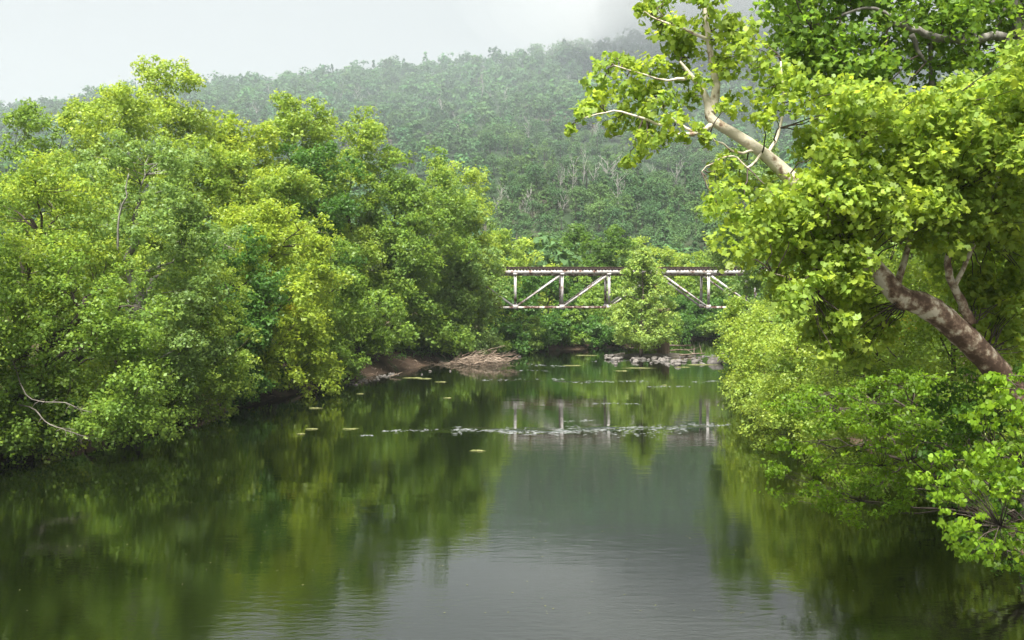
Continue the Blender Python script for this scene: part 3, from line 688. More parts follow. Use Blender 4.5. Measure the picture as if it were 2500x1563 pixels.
# ------------------------------------------------------------------ driftwood heap and loose logs
reseed('driftwood heap and loose logs')
def log(p0, p1, r, label, group, name='driftwood_log', crook=0.08, forks=2):
    p0, p1 = np.array(p0, float), np.array(p1, float); L_ = np.linalg.norm(p1 - p0)
    n = 8; t = np.linspace(0, 1, n)[:, None]; P = p0 * (1 - t) + p1 * t
    P[1:] += np.cumsum(rng.normal(size=(n - 1, 3)) * crook * L_ / n, axis=0) * np.array([1, 1, 0.6])
    a = Acc(); a.tube(P, np.linspace(r, r * 0.4, n), 6, bump=0.05)
    for _ in range(forks):
        k = int(rng.integers(3, n - 1)); d = unit((p1 - p0)[None])[0] + rng.normal(size=3) * 0.7; d[2] = abs(d[2]) * 0.7
        a.tube(bez(P[k], P[k] + d * L_ * rng.uniform(0.12, 0.3), 0.02, 4), [r * 0.4, r * 0.3, r * 0.22, r * 0.1], 4)
    o = a.build(name, M['drift'], None, origin=p0, smooth=True, loc=tuple(p0)); tag(o, label, 'log', group); return o
hp = on_water(1155, 890)
da = Acc()
for k in range(420):                                     # brown twigs and flood litter matted under the heap
    p = hp + np.array([rng.normal() * 2.0, rng.normal() * 1.0, 0]); f = math.exp(-((p[0] - hp[0]) / 2.6) ** 2); p[2] = rng.uniform(0, 0.75) * f
    d = rng.normal(size=3) * np.array([0.6, 0.4, 0.15]); da.tube(np.array([p, p + d * 0.5, p + d + rng.normal(size=3) * 0.08]), [0.03, 0.022, 0.01], 4)
tag(da.build('flood_litter', M['drift'], smooth=True), kind='stuff')
for k in range(64):
    u0 = rng.uniform(1100, 1205); lvl = rng.random()
    p = on_water(u0, rng.uniform(884, 895)); z = 0.1 + 1.05 * lvl * (1 - abs(u0 - 1160) / 90)
    ln = rng.uniform(0.8, 3.6); an = rng.normal() * 0.7 + 0.15
    q = p + np.array([ln * math.cos(an), 1.2 * ln * math.sin(an) * 0.6, 0]); z2 = max(0.0, z + rng.normal() * 0.55 + 0.05)
    log((p[0], p[1], z), (q[0], q[1], z2), rng.uniform(0.025, 0.11), 'bleached driftwood branch tangled in the heap at the left shore', 'driftwood heaped on the left shore', crook=0.3, forks=4)
for (a_, b_, r, lb) in [((1068, 876, 0.5), (1125, 884, 0.45), 0.16, 'thick straight log lying left of the driftwood heap'),
                        ((1190, 880, 0.45), (1262, 868, 0.3), 0.13, 'long pale log at the right tip of the driftwood heap'),
                        ((1066, 880, 0.1), (1074, 872, 0.9), 0.09, 'short stump stick standing left of the driftwood heap'),
                        ((952, 922, 0.1), (982, 918, 0.35), 0.06, 'crooked pale stick at the waterline of the bare bank')]:
    A_, B_ = on_water(a_[0], a_[1]), on_water(b_[0], b_[1]); log((A_[0], A_[1], a_[2]), (B_[0], B_[1], b_[2]), r, lb, None)
for (a_, b_, r, lb) in [((1634, 856, 0.7), (1690, 858, 0.9), 0.14, 'pale log jutting right from behind the pier'), ((1632, 866, 0.5), (1700, 862, 0.5), 0.11, 'dark branch curving right of the pier base'),
                        ((1660, 872, 0.2), (1720, 866, 0.2), 0.12, 'grey log lying low right of the pier'), ((1536, 856, 0.4), (1566, 859, 0.4), 0.08, 'thin pale stick left of the island tree trunk'),
                        ((1519, 870, 0.1), (1550, 867, 0.2), 0.07, 'stick in the water at the island\'s left side')]:
    A_, B_ = on_water(a_[0], a_[1]), on_water(b_[0], b_[1]); log((A_[0], A_[1], a_[2]), (B_[0], B_[1], b_[2]), r, lb, None, forks=3)
for k in range(14):
    u0 = rng.uniform(1335, 1500); p = on_water(u0, 853 - (u0 - 1335) * 0.06); q = p + np.array([rng.uniform(0.8, 2.5), rng.normal() * 0.5, 0])
    log((p[0], p[1] + 0.6, 0.15 + 0.3 * rng.random()), (q[0], q[1] + 0.6, 0.2 + 0.5 * rng.random()), rng.uniform(0.04, 0.09), 'drift branch stranded on the far bank under the bridge', 'driftwood under the bridge')

# ------------------------------------------------------------------ floating weed, foam flecks with painted sky glints
reseed('floating weed, foam')
def weed(u, v, lu, label, group=None):
    p = on_water(u, v); L_ = lu / FPX * p[1]; n = 24; th = np.linspace(0, 2 * math.pi, n, endpoint=False)
    rr = 1 + 0.3 * np.sin(3 * th + rng.uniform(0, 6)) + 0.25 * np.sin(7 * th + rng.uniform(0, 6)) + 0.24 * rng.normal(size=n)
    ring = np.column_stack([L_ / 2 * rr * np.cos(th), max(0.12, L_ * 0.22) * rr * np.sin(th), np.full(n, 0.012)])
    mid = ring * np.array([0.55, 0.55, 1]); mid[:, 2] = 0.03 + 0.04 * rng.random(n)
    V = np.vstack([ring, mid, [[0, 0, 0.05]]]); j = np.arange(n); k = (j + 1) % n
    T = [np.stack([j, k, n + k, n + j], 1), np.stack([n + j, n + k, np.full(n, 2 * n)], 1)]
    o = link('water_weed_mat', mesh('water_weed_mat', V, T, M['weed']), None, tuple(p)); tag(o, label, 'water weed', group)
weed(855, 1048, 34, 'yellow-green weed mat floating alone on the left half of the river'); weed(1163, 1101, 30, 'pale weed mat with a twig, nearest to the camera in mid river')
weed(766, 997, 26, 'pale weed patch near the left bank, upper of the small pair'); weed(735, 1060, 16, 'tiny weed patch left of the lone yellow-green mat'); weed(762, 1048, 24, 'small weed patch just left of the lone yellow-green mat')
weed(1093, 972, 18, 'slim pale weed patch in the reflection of the left trees'); weed(1010, 923, 40, 'long weed mat in the shallows off the bare bank'); weed(1040, 925, 30, 'weed mat right beside the long one off the bare bank')
weed(1078, 933, 22, 'weed mat with a pale stick off the bare bank'); weed(880, 962, 18, 'weed sliver close to the left shore below the slim tree')
weed(1520, 906, 26, 'weed mat in front of the island, left'); weed(1560, 899, 60, 'longest weed streak in front of the island'); weed(1665, 897, 30, 'weed mat beside the rounded boulder')
weed(1710, 891, 60, 'weed shoal between island and flat boulder'); weed(1780, 886, 60, 'weed shoal right of the large flat boulder'); weed(1430, 868, 46, 'pale weed shoal upstream left of the island')
weed(1400, 893, 40, 'faint weed shoal midway between driftwood and island'); weed(1622, 941, 12, 'tiny weed patch in the island tree\'s reflection'); weed(1788, 925, 12, 'tiny weed patch close to the right bank leaves')

def foam(rows, name):  # pale slivers: part foam, part sky glints on the ripples painted as colour
    V, F = [], []
    for (u0, u1, v0, dv, n, ln) in rows:
        f = np.sort(rng.random(n)); ph = rng.uniform(0, 6, 3)
        for t in f:
            u = u0 + (u1 - u0) * t
            dens = 0.5 + 0.5 * math.sin(9 * t + ph[0]) * math.sin(23 * t + ph[1])
            if rng.random() > 0.12 + 0.6 * dens: continue
            v = v0 + dv * rng.normal() * (0.4 + dens) + 4 * math.sin(5 * t + ph[2]) * (dv / 5)
            p = on_water(u, v); L_ = ln * rng.uniform(0.25, 1.5); W = rng.uniform(0.003, 0.010); b = len(V); z = rng.uniform(0.006, 0.03)
            a = rng.normal() * 0.12; dx, dy = L_ / 2 * math.cos(a), L_ / 2 * math.sin(a)
            V += [(p[0] - dx, p[1] - dy, 0.003), (p[0] - dx * .2, p[1] - W - dy * .2, 0.004), (p[0] + dx, p[1] + dy, 0.003), (p[0] + dx * .1, p[1] + W, z)]
            F.append((b, b + 1, b + 2, b + 3))
    o = link(name, mesh(name, np.array(V), np.array(F), M['foam'])); tag(o, kind='stuff'); return o
foam([(930, 1110, 1052, 1.5, 170, 0.22), (1100, 1400, 1053, 3.5, 700, 0.3), (1350, 1680, 1048, 3.5, 850, 0.3), (1400, 1640, 1056, 4.5, 300, 0.22), (1680, 1785, 1038, 2, 130, 0.25), (880, 910, 1064, 1, 40, 0.2),
      (1180, 1380, 927, 1.2, 110, 0.4), (1400, 1500, 933, 1.5, 110, 0.4), (1500, 1580, 931, 1, 50, 0.4), (1690, 1790, 932, 1, 60, 0.4), (1290, 1380, 893, 1.5, 60, 0.5), (1270, 1340, 905, 1, 35, 0.4),
      (1430, 1560, 986, 1, 80, 0.3), (1370, 1460, 1028, 1, 60, 0.25), (1580, 1690, 944, 0.8, 60, 0.4), (1440, 1620, 882, 1, 80, 0.5), (1700, 1790, 870, 1.5, 150, 0.6)], 'foam_and_sky_glints')

# leaf bits and seeds drifting on the surface
V, F = [], []
for k in range(900):
    y = 26 + 90 * rng.random() ** 1.6; x = rng.uniform(lx(y) + 1, rx(y) - 1); q = rng.uniform(0.012, 0.05); an = rng.uniform(0, 6.28); b = len(V)
    for e, w_ in ((0, 1), (1.57, 0.5), (3.14, 1), (4.71, 0.5)): V.append((x + q * w_ * math.cos(an + e), y + q * w_ * math.sin(an + e), 0.006))
    F.append((b, b + 1, b + 2, b + 3))
tag(link('drifting_specks', mesh('drifting_specks', np.array(V), np.array(F), M['weed'])), kind='stuff')

# low standing waves where the river runs over shallows
def riffle(u0, v0, u1, v1, half, amp, nx_, ny_):
    A_, B_ = on_water(u0, v0), on_water(u1, v1); t, q = np.meshgrid(np.linspace(0, 1, nx_), np.linspace(-1, 1, ny_)); t, q = t.ravel(), q.ravel()
    X = A_[0] + (B_[0] - A_[0]) * t; Yc = A_[1] + (B_[1] - A_[1]) * t + 0.3 * np.sin(7 * t + 1) + 0.15 * np.sin(19 * t); Y = Yc + q * half
    z = np.zeros_like(X)
    for k in range(7):
        f = 2.0 * 1.5 ** k; an = rng.uniform(-0.5, 0.5); z += np.sin(f * (Y * math.cos(an) + X * math.sin(an) * 0.7) + rng.uniform(0, 6) + 1.5 * np.sin(X * f * 0.4 + rng.uniform(0, 6))) / 1.35 ** k
    env = np.clip(1 - q ** 2, 0, 1) * np.clip(8 * t * (1 - t), 0, 1) * (0.55 + 0.45 * wob(X * 3, Y * 5, 2.2))
    z = 0.012 * env + amp * env * z / 3 - 0.03 * (1 - np.clip(env * 3, 0, 1))
    i = (np.arange(ny_ - 1)[:, None] * nx_ + np.arange(nx_ - 1)[None]).ravel()
    o = link('riffle_water', mesh('riffle_water', np.column_stack([X, Y, z]), np.stack([i, i + 1, i + nx_ + 1, i + nx_], 1), M['water'], smooth=True)); tag(o, kind='structure')
riffle(920, 1053, 1800, 1040, 1.6, 0.05, 300, 44); riffle(1180, 928, 1600, 931, 2.0, 0.04, 180, 30); riffle(1270, 900, 1400, 890, 2.5, 0.04, 80, 30)

# ------------------------------------------------------------------ right bank, farther trees
reseed('right bank, farther trees')
GR = 'trees and bushes of the right bank'
right = [
 ('pale green tree at the bridge\'s right end behind the plane tree', 1870, 104, 600, 170, 0.6, C_GRY, 130, 1.2, 0.24, 105),
 ('tall pale fine-leaved tree peeking out left below the plane tree limb', 1835, 106, 320, 200, 10.5, C_GRY, 110, 1.3, 0.28, 100),
 ('yellow-green bush at the right shore nearest the island', 1835, 84, 730, 140, 0.5, C_BRI, 100, 0.95, 0.19, 150),
 ('lime bush overhanging the right shore, second from the island', 1885, 66, 740, 190, 0.5, C_LIME, 130, 0.85, 0.155, 200),
 ('broad lime-green bush under the plane tree\'s drooping twigs', 1955, 52, 770, 270, 0.5, C_LIME, 150, 0.75, 0.13, 250),
 ('green bushy tree behind the broad lime bush, right bank', 2060, 60, 640, 320, 1.0, C_MID, 150, 1.0, 0.17, 180),
 ('fresh green bush below the brown leaning trunk', 2120, 42, 820, 300, 0.5, C_BRI, 150, 0.65, 0.115, 290),
 ('dark green tree filling the right side behind the leaning trunk', 2330, 44, 480, 460, 1.0, C_BRI, 190, 0.95, 0.17, 190),
 ('tall mid green tree deep behind the leaning trunk', 2420, 60, 250, 520, 3.0, C_MID, 190, 1.3, 0.24, 120),
 ('bright green tree seen between the two plane trees\' foliage and bushes', 2200, 74, 470, 340, 2.0, C_BRI, 150, 1.3, 0.24, 120),
 ('green tree behind the bridge\'s hidden right end', 2010, 98, 520, 300, 2.0, C_MID, 130, 1.5, 0.28, 90),
 ('shaded tree at the right picture edge behind the leaning trunk', 2520, 36, 380, 420, 1.5, C_BRI, 170, 0.85, 0.15, 210),
]
for (lb, u, Y, vt, wd, z0, c, n, r, sz, per) in right:
    bank_tree('broadleaf_tree' if Y > 55 or 'tree' in lb else 'bush', lb, u, Y, vt, wd, z0, c, int(n * 0.5), r * 1.2, sz * 1.06, per * 0.72, tr=0.16, group=GR, cat='tree' if 'tree' in lb.split(' under')[0].split(' at')[0] else 'bush', var=0.12, shape='kite' if Y < 46 else 'tri',
              extra=(np.array([(*at(u_, v_, 38.5), r_) for u_, v_, r_ in [(2180, 790, 0.3), (2210, 782, 0.25), (2160, 800, 0.2), (2190, 825, 0.2), (2225, 800, 0.2)]]), 260, 0.11, (0.46, 0.36, 0.02)) if 'below the brown leaning' in lb else None)

# ------------------------------------------------------------------ near right: pixel-outlined foliage at its own depth
reseed('near right foliage')
def in_poly(P, poly):
    x, y = P[:, 0], P[:, 1]; ins = np.zeros(len(P), bool); n = len(poly)
    for k in range(n):
        (x1, y1), (x2, y2) = poly[k], poly[(k + 1) % n]
        c = ((y1 > y) != (y2 > y)) & (x < (x2 - x1) * (y - y1) / (y2 - y1 + 1e-9) + x1); ins ^= c
    return ins
def poly_blobs(poly, n, Y0, Y1, r0, r1, depth=None):
    poly = np.array(poly, float); lo, hi = poly.min(0), poly.max(0); out = []
    P = rng.uniform(lo, hi, (n * 12, 2)); P = P[in_poly(P, poly)][:n]
    for u, v in P:
        Y = rng.uniform(Y0, Y1) if depth is None else depth(u, v) + rng.uniform(Y0, Y1)
        out.append((*at(u, v, Y), rng.uniform(r0, r1)))
    return np.array(out)
def px_blobs(L, Y, jit=0.6):
    return np.array([(*at(u, v, Y + rng.uniform(-jit, jit)), r / FPX * Y) for u, v, r in L])
def px_path(L):
    P = np.array([at(u, v, Y) for u, v, Y, r in L]); R = np.array([r / FPX * Y for u, v, Y, r in L]); return P, R
def smooth_path(P, R, k=4):
    t = np.arange(len(P)); tt = np.linspace(0, len(P) - 1, (len(P) - 1) * k + 1)
    # Catmull-Rom
    Q = []
    for x in tt:
        i1 = min(int(x), len(P) - 2); f = x - i1
        p0, p1, p2, p3 = P[max(i1 - 1, 0)], P[i1], P[i1 + 1], P[min(i1 + 2, len(P) - 1)]
        Q.append(0.5 * (2 * p1 + (p2 - p0) * f + (2 * p0 - 5 * p1 + 4 * p2 - p3) * f * f + (3 * p1 - 3 * p2 + p3 - p0) * f ** 3))
    return np.array(Q), np.interp(tt, t, R)

# --- leaning plane tree
S1Y = 23.0
tp = [(2790, 1370, 25.5, 56), (2560, 1075, 24.6, 44), (2465, 945, 24.2, 38), (2400, 868, 23.9, 37), (2330, 800, 23.6, 37), (2262, 748, 23.4, 36), (2195, 722, 23.2, 31), (2140, 660, 23.1, 28), (2060, 575, 23, 27), (1975, 485, 23, 25), (1912, 418, 23, 22),
      (1850, 365, 23, 17), (1795, 328, 23, 16), (1738, 292, 23, 14.5), (1729, 255, 23, 12), (1715, 222, 23, 9), (1688, 186, 23, 7), (1660, 150, 23, 3)]
TP, TR = px_path(tp); TR = TR * 0.82
s1_base = np.array([TP[0][0] + 0.6, TP[0][1] + 0.2, height([[TP[0][0] + 0.6, TP[0][1] + 0.2]])[0]])
sp = [(1410, 290, 30), (1440, 268, 30), (1398, 318, 20), (1480, 172, 40), (1512, 145, 28), (1462, 212, 34), (1530, 192, 46), (1590, 172, 36), (1470, 252, 40), (1530, 252, 50), (1590, 240, 46), (1560, 300, 46), (1620, 272, 42), (1655, 300, 36),
      (1575, 350, 36), (1612, 342, 34), (1560, 388, 24), (1535, 398, 14), (1500, 312, 22), (1600, 30, 38), (1640, 62, 42), (1700, 10, 44), (1750, 30, 36), (1640, 112, 46), (1700, 85, 42), (1610, 85, 28), (1560, 24, 15), (1770, 95, 38), (1680, 142, 46),
      (1740, 145, 42), (1800, 140, 44), (1790, 60, 30), (1650, 190, 36), (1700, 205, 28), (1770, 170, 34), (1850, 120, 46), (1840, 170, 38), (1830, 75, 30), (1880, 212, 46), (1930, 190, 46), (1965, 240, 52), (1850, 270, 40), (1905, 285, 46), (1790, 260, 26), (1770, 270, 24),
      (1690, 245, 24), (1770, 402, 36), (1742, 425, 28), (1760, 470, 32), (1800, 455, 30), (1700, 315, 18), (1650, 340, 22), (1725, 345, 20), (1620, 5, 40), (1680, -40, 50), (1760, -40, 50), (1870, 300, 22)]
B1 = px_blobs(sp, S1Y, 0.9)
mass = [(1745, 455), (1800, 465), (1880, 475), (1940, 440), (1985, 330), (2050, 200), (2120, 215), (2180, 260), (2300, 240), (2420, 180), (2500, 120), (2560, 150), (2560, 560), (2440, 590), (2330, 610), (2190, 590), (2140, 640), (2060, 660), (2040, 760), (2010, 815), (1965, 800), (1930, 720), (1870, 680), (1800, 600), (1750, 510)]
B1 = np.vstack([B1, poly_blobs(mass, 250, 21.3, 24.8, 0.28, 0.6), poly_blobs([(1920, 690), (2050, 640), (2080, 800), (2030, 900), (1960, 820)], 22, 21.5, 23, 0.22, 0.4), poly_blobs([(2080, 620), (2140, 650), (2090, 720), (2040, 700)], 6, 21.5, 22.3, 0.2, 0.3), poly_blobs([(2250, 590), (2540, 540), (2540, 880), (2430, 850), (2330, 730)], 55, 24.6, 26.5, 0.25, 0.5), poly_blobs([(2030, 700), (2150, 720), (2180, 800), (2110, 900), (2040, 860)], 22, 23.8, 25.5, 0.22, 0.4)])
a = Acc(); P_, R_ = smooth_path(np.vstack([s1_base - [0, 0, 0.5], TP]), np.concatenate([[0.75], TR]), 5)
root = empty('leaning_plane_tree', s1_base)
tag(root, 'large plane tree with mottled trunk leaning out over the river from the right', 'tree')
a.tube(P_, R_, 14, bump=0.035); a.build('trunk', M['bark_plane'], root, origin=s1_base, smooth=True)
S1_LIMBS = [
 [(1732, 100, 23, 5), (1685, 78, 23, 3.5), (1620, 52, 23, 2.2), (1565, 26, 23, 1)],
 [(1737, 275, 23, 12), (1746, 240, 23, 11), (1747, 195, 23, 10), (1736, 140, 23, 8), (1728, 80, 23, 7), (1720, 15, 23, 5.5), (1724, -70, 23, 4)],
 [(1745, 302, 23, 8), (1705, 325, 22.9, 6), (1655, 331, 22.8, 5), (1632, 312, 22.8, 4), (1570, 290, 22.7, 3), (1500, 272, 22.7, 2), (1420, 290, 22.6, 1.2)],
 [(1700, 325, 22.9, 4), (1672, 312, 22.9, 3.5), (1640, 290, 23, 2.5), (1600, 240, 23, 1.5)],
 [(1690, 188, 23, 6), (1640, 195, 22.8, 3), (1590, 190, 22.8, 2), (1500, 160, 22.8, 1.2)],
 [(2372, 790, 23.7, 14), (2350, 745, 23.6, 11), (2330, 700, 23.5, 9.5), (2312, 648, 23.4, 8.5), (2322, 600, 23.4, 6), (2350, 540, 23.4, 4), (2330, 470, 23.4, 3)],
 [(2225, 740, 23.3, 17), (2205, 742, 23.2, 15), (2192, 738, 23.1, 12)],
 [(2060, 575, 22.8, 7), (2009, 628, 22.4, 5), (1962, 686, 22.2, 3.5), (1930, 680, 22.1, 2), (1885, 668, 22, 1.2)],
 [(1850, 365, 23, 4), (1800, 372, 22.8, 3), (1760, 350, 22.7, 2.5), (1735, 338, 22.6, 1.5)],
 [(1860, 375, 22.8, 4), (1825, 410, 22.6, 3), (1790, 380, 22.5, 2), (1745, 395, 22.4, 1.5), (1712, 420, 22.4, 1)],
 [(2000, 510, 23, 8), (2050, 400, 23.5, 6), (2100, 320, 23.7, 4), (2080, 250, 23.7, 2.5)],
 [(2190, 700, 23.3, 9), (2230, 560, 24, 6), (2260, 430, 24.3, 4.5), (2240, 330, 24.3, 3)],
 [(2245, 370, 24, 3), (2262, 320, 24, 2), (2255, 290, 23.8, 1)],
 [(1870, 380, 23, 5), (1900, 330, 23.3, 4), (1912, 250, 23.4, 3), (1906, 150, 23.4, 2)],
 [(2330, 700, 23.4, 6), (2420, 500, 24, 4.5), (2460, 330, 24.2, 3), (2480, 200, 24.2, 2)],
]
for L_ in S1_LIMBS:
    la = Acc(); p_, r_ = px_path(L_); p_, r_ = smooth_path(p_, r_, 4); p_[1:-1] += rng.normal(size=(len(p_) - 2, 3)) * 0.012
    la.tube(p_, r_, 8, bump=0.04); la.build('limb', M['bark_plane'], root, origin=s1_base, smooth=True)
# fine twigs to every clump
ta = Acc(); allp = np.vstack([P_[20:]] + [smooth_path(*px_path(L_), 4)[0] for L_ in S1_LIMBS])
for q in B1[:, :3]:
    k = np.linalg.norm(allp - q, axis=1).argmin()
    Q = bez(allp[k], q, 0.1, 6, 0.05); ta.tube(Q, np.linspace(0.02, 0.006, 6), 4)
tw = ta.build('twig', M['bark'], root, origin=s1_base, smooth=True); tag(tw, kind='stuff')

def finish_leaves(root, base, L, shape, mat, picks, cell=16, mass=None):
    u, v, f = project(L[0]); area = L[3] / f * np.abs((unit(L[0] - np.array([0, 0, CAM_H])) * L[1]).sum(1)) ** 0.5
    ok = np.where((u > 0) & (u < 2500) & (v > 0) & (v < 1563))[0]; ok = ok[np.argsort(f[ok])]
    seen, front = set(), []
    for q in ok:
        key = (int(u[q] // cell), int(v[q] // cell))
        if key not in seen: seen.add(key); front.append(q)
    front = np.array(front); front = front[np.argsort(-area[front])][:picks]
    keep = np.ones(len(L[0]), bool); keep[front] = False
    order = front[np.argsort(L[4][front, 0])]
    for chunk in np.array_split(order, 10):
        V, F, k = leaf_verts(np.zeros((1, 3)), np.array([[0, 0, 1.]]), np.array([[1., 0, 0]]), np.ones(1), shape)
        pm = mesh('leaf', V, F, M[mat], colors=np.repeat(L[4][chunk].mean(0)[None], k, 0))
        for q in chunk:
            o = bpy.data.objects.new('leaf', pm); o.parent = root
            T, Nn = L[2][q], L[1][q]; T = T - Nn * (T @ Nn); T /= np.linalg.norm(T); Bn = np.cross(Nn, T); s = L[3][q]; c = L[0][q] - base
            o.matrix_local = Matrix([[T[i] * s, Bn[i] * s, Nn[i] * s, c[i]] for i in range(3)] + [[0, 0, 0, 1]])
            col.objects.link(o)
    L = tuple(p[keep] for p in L)
    tag(link('crown', leaf_mesh('crown', L, mass or shape, M[mat], base), root), kind='stuff')
L1 = blob_leaves(puffs(B1, 8, 0.58), 255, 0.134, (0.27, 0.38, 0.062), var=0.14, yellow=0.34, upb=0.28, jit=0.5, squash=0.85)
finish_leaves(root, s1_base, L1, 'lobed', 'leaf_near', 300, mass='star')

# --- second plane tree behind, upper right
s2_base = np.array([17.9, 33.5, height([[17.9, 33.5]])[0]])
root = empty('tall_plane_tree', s2_base); tag(root, 'tall plane tree with pale bare limbs in the top right corner', 'tree')
P_, R_ = px_path([(2590, 700, 33.5, 30), (2560, 400, 33.3, 26), (2515, 170, 33, 20), (2490, 60, 33, 17), (2470, -60, 33, 14), (2440, -260, 33, 9)])
P_ = np.vstack([s2_base - [0, 0, 0.4], P_]); R_ = np.concatenate([[0.55], R_]); P_, R_ = smooth_path(P_, R_, 4)
a = Acc(); a.tube(P_, R_, 12, bump=0.03); a.build('trunk', M['bark_pale'], root, origin=s2_base, smooth=True)
S2_LIMBS = [
 [(2512, 160, 33, 15), (2470, 110, 32.6, 13), (2430, 86, 32.3, 11), (2385, 96, 32, 10.5), (2330, 97, 31.8, 10.5), (2285, 92, 31.6, 10), (2240, 74, 31.5, 8), (2180, 57, 31.4, 5.5)],
 [(2240, 74, 31.5, 5), (2205, 52, 31.4, 3)],
 [(2380, 95, 32, 8), (2372, 72, 31.9, 5), (2360, 60, 31.9, 3)],
 [(2225, 85, 31.8, 7), (2242, 125, 31.8, 5), (2262, 150, 31.9, 3)],
 [(2560, 420, 33, 12), (2330, 330, 33, 9), (2280, 230, 33, 7), (2272, 130, 33, 5), (2268, 40, 33, 4)],
 [(2560, 430, 33, 12), (2250, 280, 33.5, 8), (2150, 195, 33.5, 6), (2050, 110, 33.5, 4.5), (1960, 20, 33.5, 3), (1930, -60, 33.5, 2)],
 [(2490, 50, 33, 10), (2300, -60, 33, 7), (2140, -70, 33, 4), (2000, -40, 33, 3)],
 [(2180, 40, 31.8, 5), (2120, 20, 31.8, 4), (2040, 45, 31.8, 3), (1980, 90, 31.8, 1.5)],
]
for L_ in S2_LIMBS:
    la = Acc(); p_, r_ = px_path(L_); p_, r_ = smooth_path(p_, r_, 4); p_[1:-1] += rng.normal(size=(len(p_) - 2, 3)) * 0.02
    la.tube(p_, r_, 8, bump=0.04); la.build('limb', M['bark_pale'], root, origin=s2_base, smooth=True)
poly2 = [(1890, 30), (1900, -80), (2000, -300), (2300, -420), (2620, -420), (2640, 520), (2400, 520), (2250, 330), (2150, 330), (2080, 240), (1960, 190), (1900, 120)]
B2 = np.vstack([poly_blobs(poly2, 330, 31, 36.5, 0.45, 0.95), poly_blobs([(1900, 30), (2060, 0), (2080, 200), (1950, 170)], 22, 31, 34, 0.3, 0.55)])
ta = Acc(); allp = np.vstack([P_[8:]] + [smooth_path(*px_path(L_), 4)[0] for L_ in S2_LIMBS])
for q in B2[:, :3]:
    k = np.linalg.norm(allp - q, axis=1).argmin(); ta.tube(bez(allp[k], q, 0.15, 6, 0.06), np.linspace(0.03, 0.008, 6), 4)
tag(ta.build('twig', M['bark'], root, origin=s2_base, smooth=True), kind='stuff')
L2 = blob_leaves(puffs(B2, 6, 0.56), 118, 0.17, (0.15, 0.26, 0.034), var=0.13, yellow=0.35, upb=0.3, jit=0.5, squash=0.85)
finish_leaves(root, s2_base, L2, 'lobed', 'leaf_near', 300, mass='star')

# --- low near bushes, lower right
def near_bush(name, label, base, B, size, per, color, shape, picks, tr, yellow=0.3, hang=0.35, limbs=14):
    base = np.array(base, float); root = empty(name, base); tag(root, label, 'bush')
    a = Acc(); ctr = B[:, :3].mean(0)
    P = bez(base - [0, 0, 0.4], ctr + [0.5, 0.5, 0.2], 0.6, 10, 0.03); skeleton(a, base, B, tr, limbs, True, trunk=(P, np.linspace(tr, tr * 0.35, 10)), twig_r=0.008)
    a.build('stem', M['bark'], root, origin=base, smooth=True)
    L = blob_leaves(B, per, size, color, var=0.2, yellow=yellow, upb=0.5, hang=hang, squash=0.5, jit=0.5)
    finish_leaves(root, base, L, shape, 'leaf_near', picks, cell=12)
rb = lambda x, y: (x, y, float(height([[x, y]])[0]))
polyA = [(1850, 1098), (1920, 1065), (1990, 1085), (2080, 1050), (2160, 1010), (2300, 1000), (2380, 1060), (2300, 1160), (2230, 1230), (2150, 1265), (2105, 1295), (2040, 1262), (1985, 1228), (1905, 1242), (1876, 1200), (1874, 1150)]
BA = poly_blobs(polyA, 150, 26.5, 31, 0.16, 0.36)
near_bush('overhanging_bush', 'fresh green bush spraying out low over the dark water, lower right', rb(17.8, 31), BA, 0.115, 620, (0.165, 0.29, 0.022), 'oval', 300, 0.09, yellow=0.35)
polyB = [(1850, 1000), (1960, 950), (2100, 930), (2250, 900), (2400, 950), (2420, 1040), (2250, 1080), (2100, 1050), (1990, 1060), (1900, 1010)]
BB = poly_blobs(polyB, 150, 31, 36, 0.2, 0.45)
near_bush('bank_bush', 'green bush between the leaning trunk and the low overhanging bush', rb(19, 36), BB, 0.12, 420, (0.14, 0.25, 0.022), 'oval', 300, 0.1)
polyC = [(2235, 1180), (2290, 1110), (2380, 1085), (2520, 1070), (2600, 1100), (2600, 1420), (2480, 1395), (2330, 1375), (2345, 1320), (2260, 1310), (2290, 1230)]
BC = np.vstack([poly_blobs(polyC, 120, 19.2, 21.5, 0.13, 0.26), poly_blobs([(2350, 985), (2440, 900), (2540, 880), (2540, 1070), (2380, 1060)], 40, 20, 21.5, 0.12, 0.24)])
near_bush('heart_leaved_bush', 'heart-leaved green bush in the bottom right corner, nearest the camera', rb(17.6, 22), BC, 0.1, 760, (0.175, 0.30, 0.024), 'heart', 300, 0.07, yellow=0.3, hang=0.5)
polyD = [(2250, 950), (2380, 900), (2560, 880), (2560, 1450), (2420, 1400), (2350, 1330), (2280, 1220), (2250, 1080)]
BD = poly_blobs(polyD, 110, 24, 27, 0.25, 0.5)
near_bush('shaded_bush', 'dark shaded bush behind the heart-leaved one at the right edge', rb(18, 26), BD, 0.12, 330, (0.08, 0.175, 0.024), 'oval', 200, 0.08)

